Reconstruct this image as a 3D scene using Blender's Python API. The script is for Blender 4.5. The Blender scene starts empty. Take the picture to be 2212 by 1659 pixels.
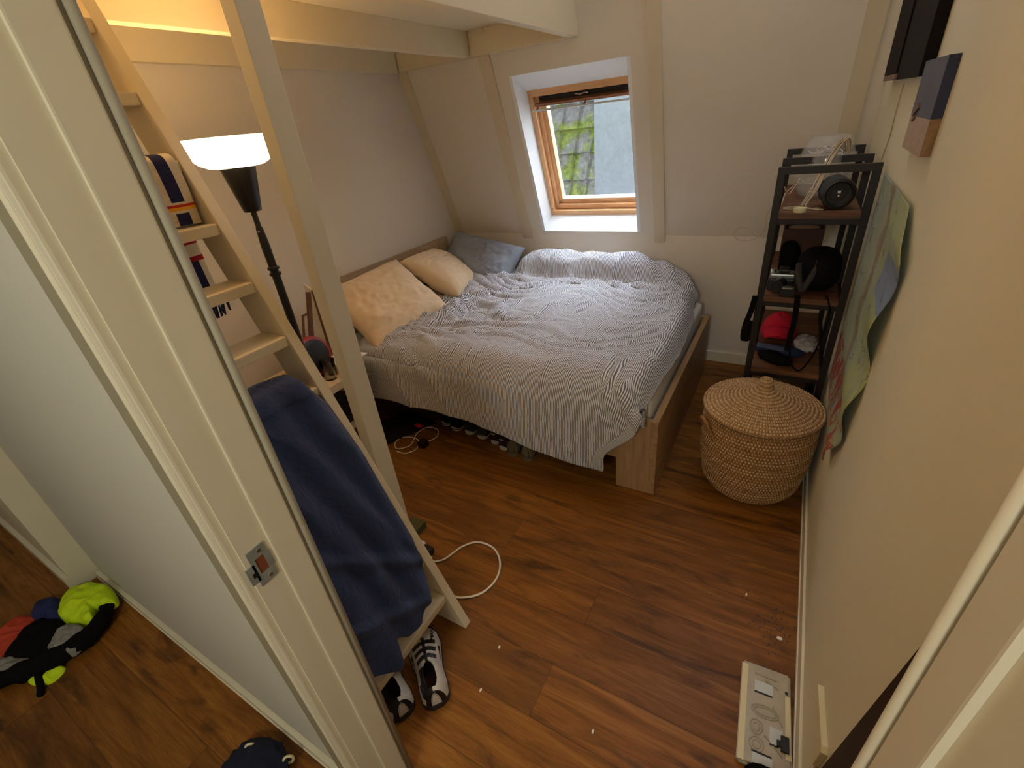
import bpy, bmesh, math, random
from mathutils import Vector, Matrix, noise as N
random.seed(7)
S = bpy.context.scene
COL = S.collection
PI = math.pi

# ------------------------------------------------------------------ camera
cam_d = bpy.data.cameras.new('camera')
cam = bpy.data.objects.new('camera', cam_d); COL.objects.link(cam)
cam_d.sensor_fit = 'HORIZONTAL'; cam_d.sensor_width = 36.0
cam_d.lens = 36.0 * 988.24 / 2212.0
cam_d.clip_start = 0.02
R = Matrix(((0.86633723, 0.48979978, -0.09775469),
            (0.16676353, -0.46815427, -0.86776812),
            (-0.4707969, 0.73547791, -0.48726021)))     # world -> image (x right, y down, z forward)
flip = Matrix(((1, 0, 0), (0, -1, 0), (0, 0, -1)))
cam.matrix_world = Matrix.Translation((0, 0, 1.6)) @ (flip @ R).transposed().to_4x4()
S.camera = cam

# ------------------------------------------------------------------ world, daylight, exposure
S.view_settings.view_transform = 'Standard'; S.view_settings.look = 'None'
S.view_settings.gamma = 1.0; S.view_settings.use_curve_mapping = False
S.view_settings.exposure = 0.42
W = bpy.data.worlds.new('sky'); S.world = W; W.use_nodes = True
W.node_tree.nodes['Background'].inputs[0].default_value = (0.74, 0.86, 1.0, 1)
W.node_tree.nodes['Background'].inputs[1].default_value = 1.5

def area(name, loc, target, sx, sy, power, color, spread=PI):
    l = bpy.data.lights.new(name, 'AREA'); l.shape = 'RECTANGLE'; l.size = sx; l.size_y = sy
    l.energy = power; l.color = color; l.spread = spread
    o = bpy.data.objects.new(name, l); COL.objects.link(o); o.location = loc
    o.rotation_euler = (Vector(target) - Vector(loc)).to_track_quat('-Z', 'Y').to_euler()
    return o
def point(name, loc, power, color, r=0.05):
    l = bpy.data.lights.new(name, 'POINT'); l.energy = power; l.color = color; l.shadow_soft_size = r
    o = bpy.data.objects.new(name, l); COL.objects.link(o); o.location = loc
    return o
# overcast sky falling through the roof window
area('window_daylight', (-1.25, 3.85, 2.45), (-1.28, 2.9, 1.15), 1.1, 0.8, 250, (0.78, 0.89, 1.0), math.radians(125))
# added fill light, no window there, high up in the open part of the room (above the frame)
area('upper_fill_light', (-0.15, 2.35, 2.85), (-0.6, 1.2, 0.3), 0.7, 0.7, 6, (0.88, 0.92, 1.0))
# lamp of the landing where the camera stands
point('landing_lamp', (-0.10, -1.25, 1.95), 30, (1.0, 0.96, 0.80), 0.14)
# bulb of the uplighter
point('uplighter_bulb', (-1.72, 1.067, 1.612), 5, (1.0, 0.62, 0.24), 0.06)
# small lamp on top of the loft
point('loft_lamp', (-1.75, 0.62, 2.75), 15, (1.0, 0.60, 0.24), 0.08)

# ------------------------------------------------------------------ materials
def srgb(c):
    return tuple(((x / 12.92) if x <= 0.04045 else ((x + 0.055) / 1.055) ** 2.4) for x in c)
def C255(r, g, b): return srgb((r / 255, g / 255, b / 255))
class NT:
    def __init__(s, m): s.t = m.node_tree; s.n = s.t.nodes; s.l = s.t.links
    def new(s, t, **k):
        x = s.n.new(t)
        for a, v in k.items(): setattr(x, a, v)
        return x
    def link(s, a, b): s.l.new(a, b)
    def math(s, op, a, b=None, c=None):
        x = s.n.new('ShaderNodeMath'); x.operation = op
        for i, v in enumerate((a, b, c)):
            if v is None: continue
            if isinstance(v, (int, float)): x.inputs[i].default_value = v
            else: s.l.new(v, x.inputs[i])
        return x.outputs[0]
    def mix(s, f, a, b):
        x = s.n.new('ShaderNodeMix'); x.data_type = 'RGBA'
        for i, v in ((0, f), (6, a), (7, b)):
            if isinstance(v, (int, float)): x.inputs[i].default_value = v
            elif isinstance(v, tuple): x.inputs[i].default_value = (*v[:3], 1)
            else: s.l.new(v, x.inputs[i])
        return x.outputs[2]
    def ramp(s, f, stops):
        x = s.n.new('ShaderNodeValToRGB'); s.l.new(f, x.inputs[0])
        e = x.color_ramp.elements
        while len(e) < len(stops): e.new(0.5)
        for i, (p, c) in enumerate(stops): e[i].position = p; e[i].color = (*c, 1)
        return x.outputs[0]
    def noise(s, vec, scale, detail=4, rough=0.5, dist=0):
        x = s.n.new('ShaderNodeTexNoise'); x.inputs['Scale'].default_value = scale
        x.inputs['Detail'].default_value = detail; x.inputs['Roughness'].default_value = rough
        x.inputs['Distortion'].default_value = dist
        if vec is not None: s.l.new(vec, x.inputs['Vector'])
        return x.outputs[0]
    def coord(s, k='Object'):
        return s.n.new('ShaderNodeTexCoord').outputs[k]
    def mapping(s, vec, scale=(1, 1, 1), loc=(0, 0, 0), rot=(0, 0, 0)):
        x = s.n.new('ShaderNodeMapping'); s.l.new(vec, x.inputs[0])
        x.inputs['Scale'].default_value = scale; x.inputs['Location'].default_value = loc
        x.inputs['Rotation'].default_value = rot
        return x.outputs[0]
    def bump(s, h, strength=0.2, dist=0.01):
        x = s.n.new('ShaderNodeBump'); x.inputs['Strength'].default_value = strength
        x.inputs['Distance'].default_value = dist; s.l.new(h, x.inputs['Height'])
        s.l.new(x.outputs[0], s.bs.inputs['Normal'])
def mat(name, col=(0.8, 0.8, 0.8), rough=0.5, metal=0.0, spec=0.5, trans=0.0, ior=1.45, emit=None, es=0,
        var=0.0, vscale=8, bump=0.0, bscale=60, bdist=0.002, sheen=0.0, alpha=1.0):
    m = bpy.data.materials.new(name); m.use_nodes = True
    t = NT(m); b = t.n['Principled BSDF']; t.bs = b
    b.inputs['Base Color'].default_value = (*col, 1); b.inputs['Roughness'].default_value = rough
    b.inputs['Metallic'].default_value = metal; b.inputs['Specular IOR Level'].default_value = spec
    b.inputs['Transmission Weight'].default_value = trans; b.inputs['IOR'].default_value = ior
    b.inputs['Alpha'].default_value = alpha
    if sheen: b.inputs['Sheen Weight'].default_value = sheen
    if emit: b.inputs['Emission Color'].default_value = (*emit, 1); b.inputs['Emission Strength'].default_value = es
    if var:
        f = t.noise(t.coord(), vscale, 4)
        lo = tuple(x * (1 - var) for x in col); hi = tuple(min(1, x * (1 + var)) for x in col)
        t.link(t.ramp(f, [(0.3, lo), (0.7, hi)]), b.inputs['Base Color'])
    if bump: t.bump(t.noise(t.coord(), bscale, 3), bump, bdist)
    m['nt'] = 1
    return m
M = {}
M['wall'] = mat('plaster_paint', C255(222, 212, 198), 0.75, spec=0.25, var=0.03, vscale=1.5, bump=0.25, bscale=55, bdist=0.002)
M['wall_r'] = mat('wall_paint_cream', C255(224, 218, 192), 0.7, spec=0.25, var=0.02, vscale=1.5, bump=0.2, bscale=70, bdist=0.0015)
M['hallwall'] = mat('landing_wall_paint', C255(206, 203, 192), 0.8, spec=0.2, bump=0.2, bscale=80, bdist=0.001)
M['trim'] = mat('cream_gloss_paint', C255(224, 216, 194), 0.38, spec=0.5, var=0.03, vscale=3, bump=0.12, bscale=30, bdist=0.001)
M['trimshade'] = mat('cream_greyed_shade', C255(158, 150, 126), 0.55, bump=0.1, bscale=30, bdist=0.001)  # darkened trim cream; carries the shadow band beside the left architrave
M['batten'] = mat('batten_paint', C255(212, 198, 172), 0.5, bump=0.15, bscale=30, bdist=0.001)
M['loft'] = mat('loft_paint', C255(222, 208, 178), 0.5, bump=0.15, bscale=25, bdist=0.001)
M['white'] = mat('white_gloss', C255(226, 226, 222), 0.4)
M['reveal'] = mat('reveal_white', C255(232, 234, 236), 0.6)
M['black'] = mat('black_satin', C255(26, 24, 24), 0.45)
M['blackmetal'] = mat('rack_dark_brown_metal', C255(26, 18, 15), 0.5, spec=0.5, var=0.15, vscale=20)
M['lampblack'] = mat('lamp_black', C255(30, 26, 22), 0.35)
M['blackfab'] = mat('black_fabric', C255(20, 19, 20), 0.95, spec=0.08, bump=0.4, bscale=200, bdist=0.002)
M['greyfab'] = mat('dark_grey_lining', C255(62, 58, 60), 0.9, spec=0.2, bump=0.4, bscale=200, bdist=0.002)
M['navy'] = mat('navy_cloth', C255(40, 52, 86), 0.85, spec=0.2, bump=0.4, bscale=150, bdist=0.002)
M['red'] = mat('red_cloth', C255(206, 36, 62), 0.85, spec=0.2, bump=0.4, bscale=150, bdist=0.002)
M['redpl'] = mat('red_plastic', C255(150, 34, 34), 0.3)
M['redgl'] = mat('dark_red_glass', C255(110, 10, 16), 0.12, spec=0.6)
M['neon'] = mat('neon_yellow_cloth', C255(205, 238, 20), 0.75, bump=0.5, bscale=60, bdist=0.004, var=0.1, vscale=30)
M['orange'] = mat('orange_red_cloth', C255(190, 66, 42), 0.85, bump=0.5, bscale=60, bdist=0.004)
M['greycloth'] = mat('grey_marl_cloth', C255(140, 138, 134), 0.9, var=0.2, vscale=90, bump=0.5, bscale=60, bdist=0.004)
M['bluecloth'] = mat('blue_cloth', C255(34, 42, 92), 0.9, bump=0.5, bscale=60, bdist=0.004)
M['soleW'] = mat('white_rubber', C255(205, 200, 192), 0.6, var=0.06, vscale=40)
M['soleD'] = mat('dark_rubber', C255(40, 36, 34), 0.7)
M['olive'] = mat('olive_felt', C255(104, 92, 70), 0.95, var=0.12, vscale=60, bump=0.4, bscale=120, bdist=0.002)
M['maroon'] = mat('maroon_knit', C255(48, 22, 26), 0.9)
M['chrome'] = mat('bright_metal', (0.75, 0.75, 0.75), 0.22, metal=1.0)
M['galv'] = mat('galvanised_plate', C255(168, 178, 178), 0.38, metal=0.55, var=0.12, vscale=50)
M['rawwood'] = mat('raw_wood_hole', C255(124, 66, 34), 0.8)
M['glass'] = mat('clear_glass', (1, 1, 1), 0.02, trans=1.0, ior=1.45)
M['thinplastic'] = mat('clear_plastic', (0.93, 0.94, 0.93), 0.12, trans=1.0, ior=1.08, spec=0.9)
M['trayplastic'] = mat('clear_tray_plastic', C255(176, 168, 150), 0.25, spec=0.6, var=0.08, vscale=30)
M['cream'] = mat('cream_tape', C255(222, 214, 176), 0.6)
M['paper'] = mat('paper', C255(226, 220, 210), 0.8)
M['cable'] = mat('white_cable', C255(226, 218, 204), 0.5)
M['twine'] = mat('beige_cable', C255(176, 158, 132), 0.6)
M['brownwood'] = mat('brown_wood', C255(98, 66, 38), 0.5, var=0.2, vscale=20)
M['crate'] = mat('dark_wood_box', C255(66, 34, 22), 0.55, var=0.2, vscale=12)
M['shade'] = mat('opal_glass_lit', C255(255, 244, 214), 0.4, emit=(1.0, 0.80, 0.50), es=3.4)
M['sheet'] = mat('white_sheet', C255(222, 220, 218), 0.85, bump=0.3, bscale=60, bdist=0.003)
M['pale'] = mat('pale_plastic', C255(196, 204, 206), 0.3)
M['silver'] = mat('silver_plastic', C255(170, 176, 180), 0.25, metal=0.7)
M['olivesponge'] = mat('olive_green_foam', C255(86, 84, 44), 0.9, var=0.2, vscale=60)
M['green_board'] = mat('yellow_green_board', C255(150, 148, 54), 0.6)
M['darkpanel'] = mat('black_glass_panel', C255(18, 14, 13), 0.75, spec=0.15)
M['lamproof'] = mat('slate_render', C255(84, 94, 102), 0.85, var=0.12, vscale=30)
M['crumb'] = mat('pale_crumb', C255(236, 230, 216), 0.8)
M['bluepaint'] = mat('dusk_blue_canvas', C255(84, 88, 104), 0.7, var=0.1, vscale=12)
M['bluedark'] = mat('dark_blue_canvas_side', C255(44, 46, 72), 0.7, var=0.15, vscale=12)
M['sandpaint'] = mat('sand_grey_canvas', C255(168, 150, 134), 0.8, var=0.1, vscale=40)
M['tanpaint'] = mat('tan_canvas_side', C255(140, 108, 76), 0.8, var=0.2, vscale=60)

def m_floor():
    m = mat('oiled_plank_floor', (0.3, 0.14, 0.05), 0.42, spec=0.3); t = NT(m); b = t.n['Principled BSDF']; t.bs = b
    co = t.coord(); sp = t.new('ShaderNodeSeparateXYZ'); t.link(co, sp.inputs[0])
    x, y = sp.outputs[0], sp.outputs[1]
    w = 0.1778
    yy = t.math('DIVIDE', t.math('SUBTRACT', y, 0.59 - 10 * w), w)
    row = t.math('FLOOR', yy); fy = t.math('FRACT', yy)
    wn = t.new('ShaderNodeTexWhiteNoise', noise_dimensions='1D'); t.link(row, wn.inputs['W'])
    L = 2.1
    xx = t.math('DIVIDE', t.math('ADD', x, t.math('MULTIPLY', wn.outputs[0], 3.7)), L)
    pc = t.math('FLOOR', xx); fx = t.math('FRACT', xx)
    wn2 = t.new('ShaderNodeTexWhiteNoise', noise_dimensions='2D')
    cb = t.new('ShaderNodeCombineXYZ'); t.link(row, cb.inputs[0]); t.link(pc, cb.inputs[1]); t.link(cb.outputs[0], wn2.inputs['Vector'])
    rnd = wn2.outputs[0]
    off = t.new('ShaderNodeCombineXYZ'); t.link(t.math('MULTIPLY', rnd, 37.0), off.inputs[0]); t.link(t.math('MULTIPLY', row, 5.3), off.inputs[1])
    va = t.new('ShaderNodeVectorMath'); va.operation = 'ADD'; t.link(co, va.inputs[0]); t.link(off.outputs[0], va.inputs[1])
    v = va.outputs[0]
    g1 = t.noise(t.mapping(v, (1.6, 16, 1)), 1.6, 6, 0.62, 0.9)
    g2 = t.noise(t.mapping(v, (2.2, 60, 1)), 3.0, 5, 0.6, 0.4)
    g3 = t.noise(t.mapping(v, (1.8, 7, 1)), 1.3, 5, 0.6, 1.2)
    base = t.ramp(g1, [(0.24, C255(88, 52, 16)), (0.5, C255(144, 91, 32)), (0.76, C255(178, 121, 48))])
    pl = t.mix(t.math('MULTIPLY', rnd, 0.95), base, t.mix(0.6, base, C255(90, 56, 22)))
    fine = t.mix(t.ramp(g2, [(0.36, (0.3, 0.3, 0.3)), (0.52, (0, 0, 0))]), pl, C255(74, 40, 18))
    kn = t.mix(t.ramp(g3, [(0.54, (0, 0, 0)), (0.70, (0.8, 0.8, 0.8))]), fine, C255(54, 33, 18))
    e = 0.012
    sy = t.math('MAXIMUM', t.math('LESS_THAN', fy, e), t.math('GREATER_THAN', fy, 1 - e * 0.6))
    sx = t.math('LESS_THAN', fx, 0.0016)
    seam = t.math('MAXIMUM', sy, sx)
    fin = t.mix(t.math('MULTIPLY', seam, 0.42), kn, C255(50, 28, 16))
    t.link(fin, b.inputs['Base Color'])
    t.link(t.ramp(g1, [(0.3, (0.5,) * 3), (0.7, (0.36,) * 3)]), b.inputs['Roughness'])
    t.bump(t.math('SUBTRACT', t.math('MULTIPLY', g2, 0.35), seam), 0.35, 0.0015)
    return m
M['floor'] = m_floor()
def m_oak(name, c0, c1, axis=0, sc=1.0):
    m = mat(name, c0, 0.5); t = NT(m); b = t.n['Principled BSDF']; t.bs = b
    s = [14, 14, 14]; s[axis] = 1.4
    g = t.noise(t.mapping(t.coord(), tuple(a * sc for a in s)), 2.4, 5, 0.6, 0.4)
    t.link(t.ramp(g, [(0.3, c0), (0.7, c1)]), b.inputs['Base Color'])
    return m
M['oakX'] = m_oak('light_oak_side', C255(150, 116, 80), C255(186, 150, 110), 2)
M['oakY'] = m_oak('light_oak_foot', C255(146, 112, 76), C255(182, 146, 106), 1)
M['headb'] = m_oak('grey_oak_head', C255(150, 126, 98), C255(188, 162, 130), 1)
M['shelfwood'] = m_oak('rustic_brown_board', C255(72, 46, 32), C255(128, 86, 56), 0, 0.8)
M['pine'] = m_oak('window_pine', C255(198, 146, 100), C255(226, 178, 130), 2)
M['pineX'] = m_oak('window_pine_rail', C255(198, 146, 100), C255(226, 178, 130), 0)
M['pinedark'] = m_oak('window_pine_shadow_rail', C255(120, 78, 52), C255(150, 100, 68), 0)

def m_stripe(name, per, ca, cb, duty=0.5, bumpk=0.35):
    m = mat(name, ca, 0.88, spec=0.15, sheen=0.15); t = NT(m); b = t.n['Principled BSDF']; t.bs = b
    uv = t.coord('UV'); sp = t.new('ShaderNodeSeparateXYZ'); t.link(uv, sp.inputs[0])
    nz = t.noise(t.mapping(uv, (1, 1, 1)), 9, 2)
    u = t.math('ADD', sp.outputs[0], t.math('MULTIPLY', nz, 0.008))
    f = t.math('FRACT', t.math('DIVIDE', u, per))
    k = t.math('LESS_THAN', f, duty)
    t.link(t.mix(k, ca, cb), b.inputs['Base Color'])
    w = t.noise(t.mapping(uv, (14, 5, 1)), 1.4, 6, 0.62, 1.6)
    w2 = t.noise(t.mapping(uv, (30, 30, 1)), 2.0, 3, 0.5, 0.6)
    t.bump(t.math('ADD', w, t.math('MULTIPLY', w2, 0.25)), bumpk, 0.022)
    return m
M['duvet'] = m_stripe('ticking_stripe_cotton', 0.0079, C255(220, 218, 218), C255(104, 105, 118), 0.5, 0.30)
M['greycush'] = m_stripe('grey_fine_stripe', 0.008, C255(150, 154, 164), C255(118, 124, 138), 0.3, 0.2)
def m_linen(name, c, k=0.5):
    m = mat(name, c, 0.9, spec=0.15, sheen=0.2); t = NT(m); b = t.n['Principled BSDF']; t.bs = b
    co = t.coord()
    w = t.noise(t.mapping(co, (6, 14, 9)), 1.5, 5, 0.6, 1.4); w2 = t.noise(co, 300, 2)
    t.bump(t.math('ADD', w, t.math('MULTIPLY', w2, 0.05)), k, 0.03)
    return m
M['linen'] = m_linen('sand_linen', C255(222, 194, 158), 0.16)
M['towel'] = m_linen('blue_terry', C255(50, 62, 98), 0.35)
def m_map():
    m = mat('printed_map', (0.5, 0.5, 0.4), 0.6); t = NT(m); b = t.n['Principled BSDF']; t.bs = b
    uv = t.coord('UV'); sp = t.new('ShaderNodeSeparateXYZ'); t.link(uv, sp.inputs[0])
    u, v = sp.outputs[0], sp.outputs[1]
    n0 = t.noise(t.mapping(uv, (2.2, 2.6, 1)), 1.6, 3, 0.5, 0.4)
    n1 = t.noise(t.mapping(uv, (5, 2.2, 1)), 3.0, 9, 0.68, 1.4)
    n2 = t.noise(t.mapping(uv, loc=(3, 7, 0)), 2.0, 3, 0.5, 0.5)
    w = t.math('ADD', t.math('DIVIDE', u, 0.7), t.math('MULTIPLY', t.math('SUBTRACT', n0, 0.5), 0.9))
    band = t.ramp(w, [(0.0, C255(150, 164, 166)), (0.34, C255(158, 168, 150)), (0.42, C255(132, 108, 84)), (0.55, C255(120, 98, 80)), (0.60, C255(152, 166, 160)), (0.72, C255(150, 158, 110)), (1.0, C255(166, 168, 104))])
    land = t.mix(t.ramp(n1, [(0.36, (0, 0, 0)), (0.60, (0.6, 0.6, 0.6))]), band, t.ramp(n1, [(0.50, C255(150, 160, 104)), (0.60, C255(134, 150, 150)), (0.70, C255(112, 88, 70))]))
    bx = t.math('MULTIPLY', t.math('GREATER_THAN', t.math('ADD', u, t.math('MULTIPLY', n0, 0.12)), 0.53), t.math('COMPARE', t.math('ADD', v, t.math('MULTIPLY', n0, 0.06)), 0.80, 0.07))
    sea = t.mix(bx, land, C255(118, 134, 158))
    low = t.math('LESS_THAN', t.math('ADD', v, t.math('MULTIPLY', n1, 0.30)), 0.42)
    redz = t.math('MULTIPLY', low, t.math('LESS_THAN', n1, 0.50))
    c = t.mix(redz, sea, C255(146, 56, 48))
    lines = t.math('LESS_THAN', t.math('ABSOLUTE', t.math('SUBTRACT', t.math('FRACT', t.math('MULTIPLY', n0, 5.0)), 0.5)), 0.03)
    t.link(t.mix(t.math('MULTIPLY', lines, 0.5), c, C255(70, 72, 74)), b.inputs['Base Color'])
    return m
M['map'] = m_map()
def m_tile():
    m = mat('mossy_roof_tile', (0.3, 0.3, 0.3), 0.6, spec=0.4); t = NT(m); b = t.n['Principled BSDF']; t.bs = b
    co = t.coord(); n1 = t.noise(co, 2.6, 6, 0.65); n2 = t.noise(co, 14, 5, 0.7)
    a = t.ramp(n2, [(0.3, C255(84, 84, 84)), (0.6, C255(132, 134, 134)), (0.75, C255(180, 184, 186))])
    g = t.ramp(n2, [(0.35, C255(78, 92, 40)), (0.65, C255(140, 158, 70))])
    t.link(t.mix(t.ramp(n1, [(0.50, (0, 0, 0)), (0.60, (1, 1, 1))]), a, g), b.inputs['Base Color'])
    t.bump(n2, 0.5, 0.02)
    return m
M['tile'] = m_tile()
def m_straw(name, c0, c1):
    m = mat(name, c0, 0.8, spec=0.2); t = NT(m); b = t.n['Principled BSDF']; t.bs = b
    n = t.noise(t.coord(), 90, 3)
    t.link(t.ramp(n, [(0.35, c0), (0.65, c1)]), b.inputs['Base Color']); t.bump(n, 0.3, 0.002)
    return m
M['straw'] = m_straw('seagrass', C255(128, 90, 50), C255(168, 124, 74))
M['stitch'] = m_straw('pale_stitch', C255(190, 160, 122), C255(216, 190, 154))
M['straw2'] = m_straw('seagrass_lid', C255(134, 98, 58), C255(172, 132, 86))

# ------------------------------------------------------------------ mesh helpers
class MB:
    def __init__(s): s.bm = bmesh.new(); s.uv = None
    def _mi(s, fs, mi):
        for f in fs: f.material_index = mi
    def box(s, a, b, bev=0.0, mi=0):
        a = Vector(a); b = Vector(b); c = (a + b) / 2; d = b - a
        r = bmesh.ops.create_cube(s.bm, size=1.0, matrix=Matrix.Translation(c) @ Matrix.Diagonal((abs(d.x), abs(d.y), abs(d.z), 1)))
        vs = r['verts']
        if bev: s._bev(vs, bev)
        fs = {f for v in vs if v.is_valid for f in v.link_faces}; s._mi(fs, mi)
        return s
    def _bev(s, vs, bev, seg=2):
        es = list({e for v in vs for e in v.link_edges})
        bmesh.ops.bevel(s.bm, geom=es, offset=bev, segments=seg, affect='EDGES', profile=0.7)
    def prism(s, pts, axis, lo, hi, bev=0.0, mi=0):
        """pts 2-D polygon in the two other axes (in order), extruded along axis."""
        def P(p, h):
            q = list(p); q.insert(axis, h); return q
        v0 = [s.bm.verts.new(P(p, lo)) for p in pts]; v1 = [s.bm.verts.new(P(p, hi)) for p in pts]
        n = len(pts); fs = [s.bm.faces.new(v0), s.bm.faces.new(v1[::-1])]
        for i in range(n): fs.append(s.bm.faces.new((v0[i], v0[(i + 1) % n], v1[(i + 1) % n], v1[i])))
        s._mi(fs, mi)
        bmesh.ops.recalc_face_normals(s.bm, faces=fs)
        if bev: s._bev(v0 + v1, bev)
        return s
    def quadprism(s, p, d, mi=0):
        """p: 4 points, extruded by vector d"""
        p = [Vector(x) for x in p]; d = Vector(d)
        v0 = [s.bm.verts.new(x) for x in p]; v1 = [s.bm.verts.new(x + d) for x in p]; n = len(p)
        fs = [s.bm.faces.new(v0), s.bm.faces.new(v1[::-1])]
        for i in range(n): fs.append(s.bm.faces.new((v0[i], v0[(i + 1) % n], v1[(i + 1) % n], v1[i])))
        s._mi(fs, mi); bmesh.ops.recalc_face_normals(s.bm, faces=fs)
        return s
    def bar(s, p0, p1, w, h, up=(0, 0, 1), bev=0.0, mi=0):
        p0 = Vector(p0); p1 = Vector(p1); z = (p1 - p0); L = z.length; z.normalize()
        x = Vector(up).cross(z)
        if x.length < 1e-4: x = Vector((1, 0, 0)).cross(z)
        x.normalize(); y = z.cross(x)
        mtx = Matrix((x, y, z)).transposed().to_4x4(); mtx.translation = (p0 + p1) / 2
        r = bmesh.ops.create_cube(s.bm, size=1.0, matrix=mtx @ Matrix.Diagonal((w, h, L, 1)))
        vs = r['verts']
        if bev: s._bev(vs, bev)
        s._mi({f for v in vs if v.is_valid for f in v.link_faces}, mi)
        return s
    def cyl(s, p0, p1, r0, r1=None, seg=24, mi=0, bev=0):
        r1 = r0 if r1 is None else r1
        p0 = Vector(p0); p1 = Vector(p1); z = p1 - p0; L = z.length
        mtx = Matrix.Translation((p0 + p1) / 2) @ z.to_track_quat('Z', 'Y').to_matrix().to_4x4()
        r = bmesh.ops.create_cone(s.bm, cap_ends=True, segments=seg, radius1=r0, radius2=r1, depth=L, matrix=mtx)
        s._mi({f for v in r['verts'] for f in v.link_faces}, mi)
        return s
    def lathe(s, prof, c=(0, 0, 0), seg=48, mi=0, mtx=None, f=None):
        rings = []
        for (r, z) in prof:
            ring = []
            for i in range(seg):
                a = 2 * PI * i / seg
                p = Vector((r * math.cos(a), r * math.sin(a), z))
                if mtx: p = mtx @ p
                ring.append(s.bm.verts.new(p + Vector(c)))
            rings.append(ring)
        fs = []
        for j in range(len(rings) - 1):
            for i in range(seg):
                fs.append(s.bm.faces.new((rings[j][i], rings[j][(i + 1) % seg], rings[j + 1][(i + 1) % seg], rings[j + 1][i])))
        for k, rg in ((0, rings[0]), (-1, rings[-1])):
            if prof[k][0] > 1e-5 and f != 'open':
                fs.append(s.bm.faces.new(rg[::-1] if k == 0 else rg))
        s._mi(fs, mi)
        return s
    def tube(s, pts, r, seg=8, closed=False, mi=0, rf=None):
        P = [Vector(p) for p in pts]; n = len(P); rings = []; prev = None
        for i, p in enumerate(P):
            if closed: t = P[(i + 1) % n] - P[i - 1]
            else: t = P[min(i + 1, n - 1)] - P[max(i - 1, 0)]
            if t.length < 1e-9: t = Vector((0, 0, 1))
            t.normalize()
            if prev is None:
                u = t.orthogonal().normalized()
            else:
                u = prev - t * prev.dot(t)
                u = u.normalized() if u.length > 1e-6 else t.orthogonal().normalized()
            prev = u; w = t.cross(u); rr = r if rf is None else rf(i / (n - 1)) * r
            rings.append([s.bm.verts.new(p + (u * math.cos(2 * PI * k / seg) + w * math.sin(2 * PI * k / seg)) * rr) for k in range(seg)])
        fs = []
        for i in range(n if closed else n - 1):
            a, b = rings[i], rings[(i + 1) % n]
            for k in range(seg): fs.append(s.bm.faces.new((a[k], a[(k + 1) % seg], b[(k + 1) % seg], b[k])))
        if not closed:
            fs.append(s.bm.faces.new(rings[0][::-1])); fs.append(s.bm.faces.new(rings[-1]))
        s._mi(fs, mi)
        return s
    def grid(s, f, nu, nv, mi=None, closeu=False, uv=None):
        lay = s.bm.loops.layers.uv.verify() if uv else None
        V = [[s.bm.verts.new(f(i / (nu if closeu else nu - 1), j / (nv - 1))) for j in range(nv)] for i in range(nu)]
        for i in range(nu if closeu else nu - 1):
            for j in range(nv - 1):
                i2 = (i + 1) % nu
                fc = s.bm.faces.new((V[i][j], V[i2][j], V[i2][j + 1], V[i][j + 1]))
                if mi: fc.material_index = mi((i + 0.5) / (nu - 1), (j + 0.5) / (nv - 1))
                if uv:
                    for lp, (a, b) in zip(fc.loops, ((i, j), (i + 1, j), (i + 1, j + 1), (i, j + 1))):
                        lp[lay].uv = uv(a / (nu - 1), b / (nv - 1))
        return s
    def build(s, name, mats, parent=None, smooth=False, solid=0.0, soloff=-1, auto=None):
        me = bpy.data.meshes.new(name)
        if parent is not None: off = Vector(parent.get('wo', (0, 0, 0)))
        else: off = Vector((0, 0, 0))
        s.bm.normal_update()
        if off.length: bmesh.ops.translate(s.bm, verts=s.bm.verts, vec=-off)
        if smooth:
            for f in s.bm.faces: f.smooth = True
        s.bm.to_mesh(me); s.bm.free()
        if not isinstance(mats, (list, tuple)): mats = [mats]
        for m in mats: me.materials.append(M[m] if isinstance(m, str) else m)
        o = bpy.data.objects.new(name, me); COL.objects.link(o)
        if parent is not None: o.parent = parent; o['wo'] = tuple(off)
        if auto is not None:
            me.shade_smooth() if hasattr(me, 'shade_smooth') else None
            try: me.set_sharp_from_angle(angle=math.radians(auto))
            except Exception: pass
        if solid:
            md = o.modifiers.new('thickness', 'SOLIDIFY'); md.thickness = solid; md.offset = soloff
        return o
def tag(o, label, cat, group=None):
    o['label'] = label; o['category'] = cat
    if group: o['group'] = group
    return o
def thing(name, loc, label, cat, group=None, rz=0):
    o = bpy.data.objects.new(name, None); COL.objects.link(o); o.location = loc; o.empty_display_size = 0.1
    o['wo'] = tuple(loc); tag(o, label, cat, group)
    return o
def single(mb, name, mats, label, cat, group=None, **k):
    o = mb.build(name, mats, None, **k); tag(o, label, cat, group)
    # origin to the bottom centre
    vs = [v.co for v in o.data.vertices]
    c = Vector(((min(v.x for v in vs) + max(v.x for v in vs)) / 2, (min(v.y for v in vs) + max(v.y for v in vs)) / 2, min(v.z for v in vs)))
    o.data.transform(Matrix.Translation(-c)); o.location = c
    return o
def struct(mb, name, mats, parent=None, **k):
    o = mb.build(name, mats, parent, **k)
    if parent is None: o['kind'] = 'structure'
    return o
def copy_tree(o, parent=None):
    c = o.copy(); COL.objects.link(c)
    if parent is not None: c.parent = parent
    for ch in list(o.children): copy_tree(ch, c)
    return c
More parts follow.
